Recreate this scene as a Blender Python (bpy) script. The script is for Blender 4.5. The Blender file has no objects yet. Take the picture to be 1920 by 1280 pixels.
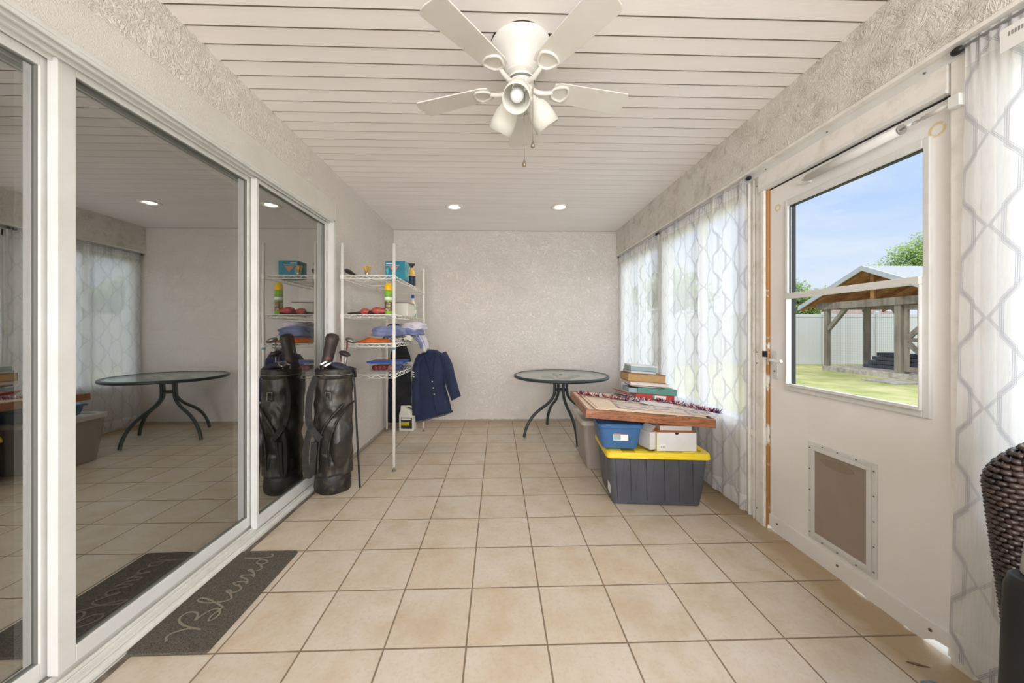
import bpy, bmesh, math, random
from mathutils import Vector, Matrix, noise
random.seed(7)
PI = math.pi
sc = bpy.context.scene
COL = sc.collection
H = 1.19

# ------------------------------------------------------------------ materials
def newmat(name):
    m = bpy.data.materials.new(name); m.use_nodes = True
    nt = m.node_tree; nt.nodes.clear()
    out = nt.nodes.new('ShaderNodeOutputMaterial')
    return m, nt, out
def N(nt, typ, **kw):
    n = nt.nodes.new(typ)
    for k, v in kw.items():
        if k.startswith('i_'): n.inputs[k[2:].replace('_', ' ')].default_value = v
        elif k.startswith('n_'): n.inputs[int(k[2:])].default_value = v
        else: setattr(n, k, v)
    return n
def M_(nt, op, a, b=None, c=None, clamp=False):
    n = nt.nodes.new('ShaderNodeMath'); n.operation = op; n.use_clamp = clamp
    for i, v in enumerate((a, b, c)):
        if v is None: continue
        if isinstance(v, (int, float)): n.inputs[i].default_value = v
        else: nt.links.new(v, n.inputs[i])
    return n.outputs[0]
def srgb(r, g, b):
    def f(c):
        c /= 255.
        return c/12.92 if c <= .04045 else ((c+.055)/1.055)**2.4
    return (f(r), f(g), f(b), 1)
def mix(nt, fac, a, b, blend='MIX'):
    n = nt.nodes.new('ShaderNodeMix'); n.data_type = 'RGBA'; n.blend_type = blend
    for s, v in ((0, fac), (6, a), (7, b)):
        if isinstance(v, (int, float, tuple)): n.inputs[s].default_value = v
        else: nt.links.new(v, n.inputs[s])
    return n.outputs[2]
def ramp(nt, fac, stops):
    n = nt.nodes.new('ShaderNodeValToRGB')
    while len(n.color_ramp.elements) < len(stops): n.color_ramp.elements.new(.5)
    for e, (p, c) in zip(n.color_ramp.elements, stops):
        e.position = p; e.color = c if isinstance(c, tuple) else (c, c, c, 1)
    nt.links.new(fac, n.inputs[0]); return n.outputs[0]
def coords(nt, kind='Object', scale=(1, 1, 1), rot=(0, 0, 0)):
    tc = nt.nodes.new('ShaderNodeTexCoord'); mp = nt.nodes.new('ShaderNodeMapping')
    mp.inputs['Scale'].default_value = scale; mp.inputs['Rotation'].default_value = rot
    nt.links.new(tc.outputs[kind], mp.inputs[0]); return mp.outputs[0]
def noise_tex(nt, vec, scale, detail=3, rough=.5, dist=0):
    n = N(nt, 'ShaderNodeTexNoise'); n.inputs['Scale'].default_value = scale
    n.inputs['Detail'].default_value = detail; n.inputs['Roughness'].default_value = rough
    n.inputs['Distortion'].default_value = dist
    nt.links.new(vec, n.inputs['Vector']); return n.outputs['Fac']
def pmat(name, col, rough=.5, col2=None, nscale=8, bump=0, bscale=40, metal=0, spec=.5, stretch=(1, 1, 1), bdist=.01, lo=.35, hi=.65, alpha=None, bdetail=3, ndist=0, sheen=0):
    m, nt, out = newmat(name)
    b = N(nt, 'ShaderNodeBsdfPrincipled')
    b.inputs['Roughness'].default_value = rough; b.inputs['Metallic'].default_value = metal
    b.inputs['Specular IOR Level'].default_value = spec
    if sheen: b.inputs['Sheen Weight'].default_value = sheen
    vec = coords(nt, 'Object', stretch)
    if col2:
        f = noise_tex(nt, vec, nscale, 4, .6, ndist)
        nt.links.new(ramp(nt, f, [(lo, col), (hi, col2)]), b.inputs['Base Color'])
    else: b.inputs['Base Color'].default_value = col
    if bump:
        bp = N(nt, 'ShaderNodeBump'); bp.inputs['Strength'].default_value = bump; bp.inputs['Distance'].default_value = bdist
        nt.links.new(noise_tex(nt, vec, bscale, bdetail, .6, ndist), bp.inputs['Height']); nt.links.new(bp.outputs[0], b.inputs['Normal'])
    if alpha is not None: b.inputs['Alpha'].default_value = alpha
    nt.links.new(b.outputs[0], out.inputs[0]); return m

def stucco(name, base, dark, strength=.6, dirt_floor=False, mould=False, fine=False):
    m, nt, out = newmat(name)
    b = N(nt, 'ShaderNodeBsdfPrincipled'); b.inputs['Roughness'].default_value = .85
    vec = coords(nt)
    f = noise_tex(nt, vec, 3, 5, .6)
    c = ramp(nt, f, [(.3, base), (.7, dark)])
    if mould:
        g = noise_tex(nt, vec, 9, 6, .75, .6)
        c = mix(nt, M_(nt, 'MULTIPLY', ramp(nt, g, [(.48, 0.), (.64, 1.)]), .38), c, srgb(150, 142, 126))
    if dirt_floor:
        sx = N(nt, 'ShaderNodeSeparateXYZ'); nt.links.new(vec, sx.inputs[0])
        g = noise_tex(nt, vec, 11, 5, .7)
        h = M_(nt, 'ADD', sx.outputs[2], M_(nt, 'MULTIPLY', g, -.045))
        c = mix(nt, ramp(nt, h, [(0., .6), (.012, 0.)]), c, srgb(128, 114, 92))
    nt.links.new(c, b.inputs['Base Color'])
    bp = N(nt, 'ShaderNodeBump'); bp.inputs['Strength'].default_value = strength; bp.inputs['Distance'].default_value = .006 if fine else .012
    if fine: h = noise_tex(nt, vec, 220, 3, .6)
    else:
        # trowelled: distorted ridges plus grain
        a = noise_tex(nt, vec, 17, 4, .55, 2.2)
        a = ramp(nt, a, [(.40, 0.), (.47, 1.), (.53, .75), (.58, .2), (.66, .9)])
        h = M_(nt, 'ADD', a, M_(nt, 'MULTIPLY', noise_tex(nt, vec, 75, 3, .6), .8))
    nt.links.new(h, bp.inputs['Height']); nt.links.new(bp.outputs[0], b.inputs['Normal'])
    nt.links.new(b.outputs[0], out.inputs[0]); return m

def tile_mat():
    m, nt, out = newmat('floor_tile')
    b = N(nt, 'ShaderNodeBsdfPrincipled')
    tc = N(nt, 'ShaderNodeTexCoord'); sx = N(nt, 'ShaderNodeSeparateXYZ'); nt.links.new(tc.outputs['Object'], sx.inputs[0])
    T = .308
    u = M_(nt, 'DIVIDE', M_(nt, 'ADD', sx.outputs[0], .1194), T)
    v = M_(nt, 'DIVIDE', M_(nt, 'ADD', sx.outputs[1], -1.348), T)
    du = M_(nt, 'PINGPONG', u, .5); dv = M_(nt, 'PINGPONG', v, .5)
    wob = M_(nt, 'MULTIPLY', noise_tex(nt, tc.outputs['Object'], 30, 2), .008)
    d = M_(nt, 'ADD', M_(nt, 'MINIMUM', du, dv), M_(nt, 'SUBTRACT', wob, .004))
    grout = M_(nt, 'SUBTRACT', 1., ramp(nt, M_(nt, 'MULTIPLY', d, 10.), [(.085, 0.), (.13, 1.)]))
    # per tile tint
    cb = N(nt, 'ShaderNodeCombineXYZ'); nt.links.new(M_(nt, 'FLOOR', u), cb.inputs[0]); nt.links.new(M_(nt, 'FLOOR', v), cb.inputs[1])
    wn = N(nt, 'ShaderNodeTexWhiteNoise'); nt.links.new(cb.outputs[0], wn.inputs['Vector'])
    va = N(nt, 'ShaderNodeVectorMath', operation='ADD'); sc_ = N(nt, 'ShaderNodeVectorMath', operation='SCALE'); sc_.inputs[3].default_value = 9
    nt.links.new(wn.outputs['Color'], sc_.inputs[0]); nt.links.new(tc.outputs['Object'], va.inputs[0]); nt.links.new(sc_.outputs[0], va.inputs[1])
    f = noise_tex(nt, va.outputs[0], 5, 6, .62)
    c = ramp(nt, f, [(.30, srgb(196, 178, 152)), (.5, srgb(208, 196, 178)), (.68, srgb(214, 205, 192))])
    c = mix(nt, M_(nt, 'MULTIPLY', wn.outputs['Value'], .22), c, srgb(214, 188, 150))
    f2 = noise_tex(nt, va.outputs[0], 60, 3, .7)
    c = mix(nt, M_(nt, 'MULTIPLY', ramp(nt, f2, [(.35, 1.), (.5, 0.)]), .18), c, srgb(176, 150, 116))
    # worn yellow-brown dirt strip along the door sill and far corners
    dd = M_(nt, 'ADD', sx.outputs[0], M_(nt, 'MULTIPLY', noise_tex(nt, tc.outputs['Object'], 7, 4), .22))
    c = mix(nt, M_(nt, 'MINIMUM', M_(nt, 'MULTIPLY', M_(nt, 'MAXIMUM', M_(nt, 'SUBTRACT', dd, 1.53), 0.), 9.), .6), c, srgb(160, 132, 84))
    dl = M_(nt, 'MULTIPLY', M_(nt, 'MAXIMUM', M_(nt, 'SUBTRACT', M_(nt, 'MULTIPLY', dd, -1.), 1.18), 0.), 5.)
    c = mix(nt, M_(nt, 'MINIMUM', dl, .55), c, srgb(140, 118, 88))
    dy = M_(nt, 'ADD', sx.outputs[1], M_(nt, 'MULTIPLY', noise_tex(nt, tc.outputs['Object'], 6, 4), .4))
    c = mix(nt, M_(nt, 'MINIMUM', M_(nt, 'MULTIPLY', M_(nt, 'MAXIMUM', M_(nt, 'SUBTRACT', dy, 4.45), 0.), 1.3), .6), c, srgb(172, 140, 100))
    c = mix(nt, grout, c, srgb(135, 118, 98))
    nt.links.new(c, b.inputs['Base Color'])
    nt.links.new(M_(nt, 'ADD', M_(nt, 'MULTIPLY', grout, .35), .42), b.inputs['Roughness'])
    b.inputs['Specular IOR Level'].default_value = .35
    bp = N(nt, 'ShaderNodeBump'); bp.inputs['Strength'].default_value = .5; bp.inputs['Distance'].default_value = .003
    hh = M_(nt, 'ADD', M_(nt, 'MULTIPLY', grout, -1.), M_(nt, 'MULTIPLY', f2, .12))
    nt.links.new(hh, bp.inputs['Height']); nt.links.new(bp.outputs[0], b.inputs['Normal'])
    nt.links.new(b.outputs[0], out.inputs[0]); return m

def glass_mat(name, refl=.3, tint=(1, 1, 1, 1), wav=.0, rough=0.):
    m, nt, out = newmat(name)
    t = N(nt, 'ShaderNodeBsdfTransparent'); t.inputs[0].default_value = tint
    g = N(nt, 'ShaderNodeBsdfGlossy'); g.inputs['Roughness'].default_value = rough; g.inputs[0].default_value = (.93, .94, .93, 1)
    mx = N(nt, 'ShaderNodeMixShader'); mx.inputs[0].default_value = refl
    if wav:
        bp = N(nt, 'ShaderNodeBump'); bp.inputs['Strength'].default_value = wav; bp.inputs['Distance'].default_value = .02
        nt.links.new(noise_tex(nt, coords(nt), 2.2, 1, .4), bp.inputs['Height']); nt.links.new(bp.outputs[0], g.inputs['Normal'])
    nt.links.new(t.outputs[0], mx.inputs[1]); nt.links.new(g.outputs[0], mx.inputs[2]); nt.links.new(mx.outputs[0], out.inputs[0])
    return m

def sheer_mat():
    m, nt, out = newmat('sheer_curtain_cloth')
    tc = N(nt, 'ShaderNodeUVMap'); sx = N(nt, 'ShaderNodeSeparateXYZ'); nt.links.new(tc.outputs[0], sx.inputs[0])
    u, v = sx.outputs[0], sx.outputs[1]
    S_, V, A, K = .118, .30, .076, .78
    def line(uo, vo):
        x = M_(nt, 'PINGPONG', M_(nt, 'ADD', u, uo), S_)
        dv = M_(nt, 'PINGPONG', M_(nt, 'ADD', v, vo), V/2)
        w_ = M_(nt, 'MINIMUM', M_(nt, 'MULTIPLY', M_(nt, 'SUBTRACT', V/2+.006, dv), K), A)
        d = M_(nt, 'ABSOLUTE', M_(nt, 'SUBTRACT', x, w_))
        band = M_(nt, 'LESS_THAN', d, .0062)
        stripe = M_(nt, 'GREATER_THAN', M_(nt, 'COSINE', M_(nt, 'MULTIPLY', d, 2*PI/.0056)), .1)
        return M_(nt, 'MULTIPLY', band, M_(nt, 'ADD', M_(nt, 'MULTIPLY', stripe, .6), .3))
    l = M_(nt, 'MAXIMUM', line(0., 0.), line(S_, V/2))
    hem = M_(nt, 'LESS_THAN', v, .1)
    head = M_(nt, 'GREATER_THAN', v, 2.06)
    thick = M_(nt, 'MULTIPLY', M_(nt, 'MAXIMUM', hem, head), .22)
    weave = noise_tex(nt, coords(nt, 'UV', (1, .08, 1)), 160, 2, .6)
    col = mix(nt, l, (.96, .96, .97, 1), (.50, .50, .55, 1))
    df = N(nt, 'ShaderNodeBsdfDiffuse'); tl = N(nt, 'ShaderNodeBsdfTranslucent'); tp = N(nt, 'ShaderNodeBsdfTransparent')
    nt.links.new(col, df.inputs[0]); nt.links.new(col, tl.inputs[0])
    a = N(nt, 'ShaderNodeMixShader'); a.inputs[0].default_value = .55
    nt.links.new(df.outputs[0], a.inputs[1]); nt.links.new(tl.outputs[0], a.inputs[2])
    op = M_(nt, 'ADD', M_(nt, 'ADD', M_(nt, 'MULTIPLY', l, .25), thick), M_(nt, 'ADD', M_(nt, 'MULTIPLY', weave, .16), .60), clamp=True)
    s = N(nt, 'ShaderNodeMixShader'); nt.links.new(op, s.inputs[0]); nt.links.new(tp.outputs[0], s.inputs[1]); nt.links.new(a.outputs[0], s.inputs[2])
    nt.links.new(s.outputs[0], out.inputs[0]); return m

def wood_mat(name, c1, c2, scale=(1, 8, 8), ws=6, rough=.45, dist=4, axis_noise=1.):
    m, nt, out = newmat(name)
    b = N(nt, 'ShaderNodeBsdfPrincipled'); b.inputs['Roughness'].default_value = rough
    vec = coords(nt, 'Object', scale)
    f = noise_tex(nt, vec, ws, 5, .6, dist)
    nt.links.new(ramp(nt, f, [(.36, c2), (.47, c1), (.5, c2), (.56, c1), (.75, c1)]), b.inputs['Base Color'])
    nt.links.new(b.outputs[0], out.inputs[0]); return m

def emit(name, col, s):
    m, nt, out = newmat(name)
    e = N(nt, 'ShaderNodeEmission'); e.inputs[0].default_value = col; e.inputs[1].default_value = s
    nt.links.new(e.outputs[0], out.inputs[0]); return m

MAT = {}
MAT['stucco'] = stucco('trowelled_stucco', srgb(238, 232, 225), srgb(231, 224, 216), .62, dirt_floor=True)
MAT['stucco_beam'] = stucco('stained_stucco', srgb(232, 229, 221), srgb(222, 217, 207), .5, mould=True)
MAT['stucco_fine'] = stucco('fine_stucco', srgb(232, 229, 222), srgb(222, 218, 210), .7, fine=True)
MAT['tile'] = tile_mat()
MAT['soffit'] = pmat('vinyl_soffit', srgb(245, 241, 238), .5, srgb(238, 233, 229), 3, bump=.12, bscale=30, stretch=(.2, 1, 1))
MAT['soffit_groove_shade'] = pmat('soffit_groove_shade', srgb(168, 160, 148), .8)  # groove shade put into the colour, darker than the boards
MAT['white_metal'] = pmat('white_painted_metal', srgb(232, 232, 226), .38, srgb(222, 220, 212), 5)
MAT['bright_white'] = pmat('bright_white_vinyl', srgb(224, 225, 222), .4, srgb(216, 216, 212), 6)
MAT['door_paint'] = pmat('white_door_paint', srgb(243, 242, 240), .4, srgb(238, 236, 232), 2.5, lo=.4, hi=.7)
MAT['trim_old'] = pmat('aged_white_trim', srgb(236, 234, 228), .5, srgb(214, 208, 194), 12, lo=.5, hi=.8)
MAT['sill_grime'] = pmat('grimy_grey_mortar', srgb(132, 122, 108), .9, srgb(88, 80, 70), 30, bump=.5)
MAT['bare_wood'] = pmat('bare_brown_wood', srgb(178, 128, 70), .7, srgb(228, 226, 216), 14, lo=.55, hi=.62, stretch=(1, 1, .5))
MAT['seal'] = pmat('dark_seal_and_gap_shade', srgb(40, 42, 40), .6)  # also paints the shadow gaps around the entry door leaf
MAT['grey_seal'] = pmat('grey_seal', srgb(118, 120, 114), .55)
MAT['slider_glass'] = glass_mat('sliding_door_glass', .42, (.62, .62, .58, 1), wav=.04)
MAT['clear_glass'] = glass_mat('clear_window_glass', .007, (.97, .98, .98, 1))
MAT['table_glass'] = glass_mat('table_glass', .5, (.80, .86, .83, 1), rough=.2)
MAT['sheer'] = sheer_mat()
MAT['black'] = pmat('black_plastic', srgb(22, 22, 24), .45)
MAT['rod'] = pmat('grey_rod', srgb(190, 190, 190), .4, metal=.6)
MAT['fan_white'] = pmat('antique_white_metal', srgb(232, 230, 224), .4)
MAT['fan_blade'] = pmat('white_fan_blade', srgb(228, 226, 220), .45, srgb(222, 219, 212), 5)
MAT['frosted'] = pmat('frosted_glass_shade', srgb(240, 240, 230), .35)
MAT['frosted'].node_tree.nodes['Principled BSDF'].inputs['Transmission Weight'].default_value = .15
MAT['frosted'].node_tree.nodes['Principled BSDF'].inputs['Roughness'].default_value = .6
MAT['bulb'] = pmat('white_bulb', srgb(240, 240, 246), .4)
MAT['chain'] = pmat('bead_chain', srgb(150, 140, 122), .4, metal=.7)
MAT['lamp_on'] = emit('lit_lens', (1, .93, .80, 1), 5)
MAT['mat_pile'] = pmat('grey_brown_mat_pile', srgb(126, 118, 104), .95, srgb(86, 80, 70), 240, bump=1., bscale=400, lo=.42, hi=.6)
MAT['mat_letter'] = pmat('lighter_mat_lettering', srgb(146, 137, 121), .95, srgb(100, 93, 82), 240, lo=.4, hi=.7)
MAT['leather'] = pmat('worn_black_leather', srgb(44, 41, 37), .36, srgb(116, 106, 88), 5, bump=.75, bscale=7, bdist=.05, lo=.48, hi=.85, ndist=.4, stretch=(1.2, 1.2, .8), bdetail=1.5)  # lighter tone mixes wear with a grey brown sheen painted in
MAT['leather_dark'] = pmat('black_leather_trim', srgb(28, 27, 25), .45, srgb(84, 76, 64), 18, lo=.5, hi=.8)
MAT['piping'] = pmat('pale_piping', srgb(140, 136, 126), .5)
MAT['strap'] = pmat('black_strap', srgb(26, 25, 24), .7, srgb(66, 60, 50), 30, lo=.5, hi=.8)
MAT['chrome'] = pmat('chrome', srgb(205, 205, 205), .18, metal=1)
MAT['steel'] = pmat('dull_steel', srgb(150, 148, 142), .35, metal=.9)
MAT['navy_soft'] = pmat('navy_headcover', srgb(48, 52, 66), .7)
MAT['sock'] = pmat('printed_headcover', srgb(54, 46, 42), .5, srgb(116, 76, 64), 16, bump=.4, bscale=20, lo=.55, hi=.7)
MAT['wire_white'] = pmat('white_coated_wire', srgb(236, 234, 226), .4)
MAT['teal_box'] = pmat('teal_cardboard', srgb(18, 116, 142), .45, srgb(30, 140, 160), 8)
MAT['teal_light'] = pmat('light_teal_print', srgb(96, 190, 200), .45, srgb(34, 130, 152), 30, lo=.4, hi=.6)
MAT['white'] = pmat('plain_white', srgb(236, 236, 232), .5)
MAT['salmon'] = pmat('salmon_print', srgb(200, 130, 110), .5)
MAT['spray_yellow'] = pmat('pale_yellow_bottle', srgb(224, 190, 110), .4)
MAT['navy_label'] = pmat('navy_label', srgb(24, 42, 74), .4, srgb(70, 90, 120), 40, lo=.55, hi=.7)
MAT['can_yellow'] = pmat('yellow_cap', srgb(246, 196, 20), .4)
MAT['can_green'] = pmat('green_can', srgb(110, 170, 40), .35, srgb(150, 196, 60), 10)
MAT['brown_label'] = pmat('brown_label', srgb(110, 84, 60), .5, srgb(190, 180, 150), 45, lo=.5, hi=.6)
MAT['orange'] = pmat('orange_cloth', srgb(238, 120, 24), .7, srgb(214, 96, 20), 20, bump=.5)
MAT['amber'] = pmat('amber_glass', srgb(232, 164, 40), .3, srgb(250, 210, 110), 30)
MAT['red_soft'] = pmat('faded_red_vinyl', srgb(170, 62, 60), .4, srgb(200, 96, 90), 26, bump=.3)
MAT['dark_handle'] = pmat('dark_handle', srgb(52, 44, 42), .5)
MAT['clear_plastic'] = glass_mat('clear_plastic', .12, (.90, .93, .96, 1), rough=.15)
MAT['blue_lid'] = pmat('blue_lid', srgb(24, 76, 176), .35)
MAT['red_cans'] = pmat('dark_red_rolls', srgb(142, 54, 48), .5)
MAT['blue_ball'] = pmat('blue_roll', srgb(50, 80, 150), .5)
MAT['milky'] = pmat('milky_plastic', srgb(226, 224, 212), .4)
MAT['label_dark'] = pmat('black_label', srgb(34, 38, 32), .5, srgb(70, 72, 50), 60, lo=.5, hi=.7)
MAT['label_yellow'] = pmat('yellow_label_band', srgb(200, 190, 50), .5, srgb(90, 90, 40), 60, lo=.5, hi=.65)
MAT['label_floral'] = pmat('green_white_label', srgb(232, 236, 222), .5, srgb(90, 160, 120), 24, lo=.52, hi=.6)
MAT['blue_cloth'] = pmat('periwinkle_cloth', srgb(138, 148, 186), .85, srgb(104, 116, 160), 12, bump=.5, bscale=18, bdist=.02, sheen=.2)
MAT['white_cloth'] = pmat('white_cloth', srgb(226, 222, 226), .85, srgb(204, 200, 212), 10, bump=.5, bscale=18, bdist=.02)
MAT['print_cloth'] = pmat('printed_cloth', srgb(220, 216, 204), .85, srgb(90, 84, 74), 34, bump=.3, lo=.52, hi=.6)
MAT['grey_cloth'] = pmat('grey_cloth', srgb(120, 124, 134), .85, srgb(88, 94, 108), 12, bump=.4)
MAT['navy'] = pmat('navy_jacket_cloth', srgb(24, 38, 72), .8, srgb(18, 28, 58), 9, bump=.45, bscale=7, bdist=.03, sheen=.15)
MAT['navy_dark'] = pmat('navy_lapel_cloth', srgb(20, 32, 68), .8)
MAT['black_cloth'] = pmat('black_coat_cloth', srgb(24, 24, 28), .85, srgb(38, 38, 44), 8, bump=.4, bscale=9)
MAT['table_green'] = pmat('dark_green_metal', srgb(44, 56, 56), .4)
MAT['tote_black'] = pmat('black_tote_plastic', srgb(84, 87, 94), .4, srgb(72, 75, 82), 4)
MAT['tote_yellow'] = pmat('yellow_tote_lid', srgb(246, 220, 50), .4, srgb(238, 208, 44), 6)
MAT['tote_grey'] = pmat('taupe_tote_plastic', srgb(158, 148, 140), .5)
MAT['tote_grey_lid'] = pmat('light_taupe_lid', srgb(192, 185, 176), .5)
MAT['tote_blue'] = pmat('blue_tote_plastic', srgb(64, 110, 160), .4, srgb(56, 100, 150), 5)
MAT['rosewood'] = wood_mat('rosewood_laminate', srgb(172, 114, 76), srgb(100, 54, 34), (.7, 5, 13), 2.4, .4, 2.6)
MAT['cardboard'] = pmat('pale_cardboard', srgb(236, 214, 190), .8, srgb(226, 202, 174), 4)
MAT['card_white'] = pmat('white_box_card', srgb(224, 224, 226), .6, srgb(214, 214, 212), 5)
MAT['card_orange'] = pmat('orange_box_edge', srgb(214, 140, 84), .6)
MAT['cream'] = pmat('cream_tape', srgb(226, 222, 194), .6)
MAT['map_paper'] = pmat('faded_map_paper', srgb(222, 206, 190), .8, srgb(150, 150, 160), 9, lo=.5, hi=.62, ndist=1.5)
MAT['paper'] = pmat('white_paper', srgb(232, 222, 220), .8, srgb(214, 204, 206), 12)
MAT['g_red'] = pmat('garland_red', srgb(158, 32, 52), .4)
MAT['g_white'] = pmat('garland_white', srgb(232, 232, 236), .4)
MAT['g_blue'] = pmat('garland_blue', srgb(44, 50, 110), .4)
MAT['binder_red'] = pmat('red_binder', srgb(184, 66, 58), .5)
MAT['binder_teal'] = pmat('teal_binder', srgb(92, 146, 136), .45)
MAT['book_black'] = pmat('black_notebook', srgb(44, 44, 54), .5)
MAT['pages_tan'] = pmat('yellowed_pages', srgb(196, 164, 116), .8, srgb(170, 136, 88), 40, stretch=(1, 1, 12))
MAT['cover_brown'] = pmat('brown_book_cover', srgb(120, 96, 74), .6)
MAT['folder_tan'] = pmat('manila_folder', srgb(206, 190, 156), .7)
MAT['book_grey'] = pmat('grey_book', srgb(150, 142, 138), .6)
MAT['box_aqua'] = pmat('aqua_box', srgb(148, 176, 180), .5)
MAT['pink_paper'] = pmat('pink_red_paper', srgb(214, 84, 92), .6)
MAT['flap'] = pmat('taupe_pet_flap', srgb(160, 146, 134), .35, srgb(152, 138, 126), 3)
MAT['flap_mark'] = pmat('flap_mark', srgb(146, 130, 116), .3)
MAT['screw'] = pmat('screw', srgb(120, 116, 106), .4, metal=.6)
MAT['yellow_mark'] = pmat('yellow_glue_mark', srgb(226, 212, 160), .5, srgb(233, 232, 228), 40, lo=.5, hi=.6)
MAT['wicker_black'] = pmat('dark_wicker_strand', srgb(76, 60, 54), .3, srgb(34, 28, 28), 30)
MAT['cushion_grey'] = pmat('grey_cushion', srgb(160, 158, 150), .8)
MAT['shoe_blue'] = pmat('blue_grey_mesh', srgb(128, 150, 178), .8, srgb(100, 124, 156), 60)
# outside
MAT['grass'] = pmat('lawn', srgb(160, 164, 92), .95, srgb(204, 194, 138), 1.4, bump=.6, bscale=60, lo=.38, hi=.66)
MAT['patio'] = pmat('pale_patio_concrete', srgb(214, 208, 196), .9, srgb(196, 190, 178), 4)
MAT['fence'] = pmat('white_vinyl_fence', srgb(205, 206, 204), .5)
MAT['old_wood'] = pmat('weathered_grey_wood', srgb(150, 140, 126), .85, srgb(112, 102, 90), 6, stretch=(1, 1, .2), bump=.3)
MAT['new_wood'] = pmat('brown_roof_wood', srgb(176, 124, 76), .8, srgb(138, 92, 56), 6)
MAT['tin'] = pmat('white_tin_roof', srgb(176, 178, 178), .45)
MAT['concrete'] = pmat('stained_concrete', srgb(196, 188, 176), .9, srgb(150, 140, 128), 6)
MAT['slate'] = pmat('blue_grey_timbers', srgb(78, 82, 92), .85, srgb(54, 56, 64), 10)
MAT['wire'] = pmat('kennel_wire', srgb(110, 108, 104), .5, metal=.5)
MAT['leaf'] = pmat('green_leaves', srgb(120, 156, 60), .7, srgb(172, 196, 96), 2.5, lo=.4, hi=.6)
MAT['leaf_dark'] = pmat('dark_leaves', srgb(100, 136, 56), .7, srgb(150, 176, 86), 2.5)
MAT['leaf_dry'] = pmat('sparse_leaves', srgb(120, 128, 96), .7)
MAT['bark'] = pmat('bark', srgb(110, 96, 84), .9)
MAT['shingle'] = pmat('brown_shingles', srgb(150, 128, 112), .9)
MAT['plank_floor'] = wood_mat('dark_plank_floor', srgb(96, 80, 62), srgb(66, 54, 42), (9, .8, 1), 3, .5, 1)
MAT['inner_wall'] = pmat('inner_wall_paint', srgb(150, 138, 122), .9)

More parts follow.
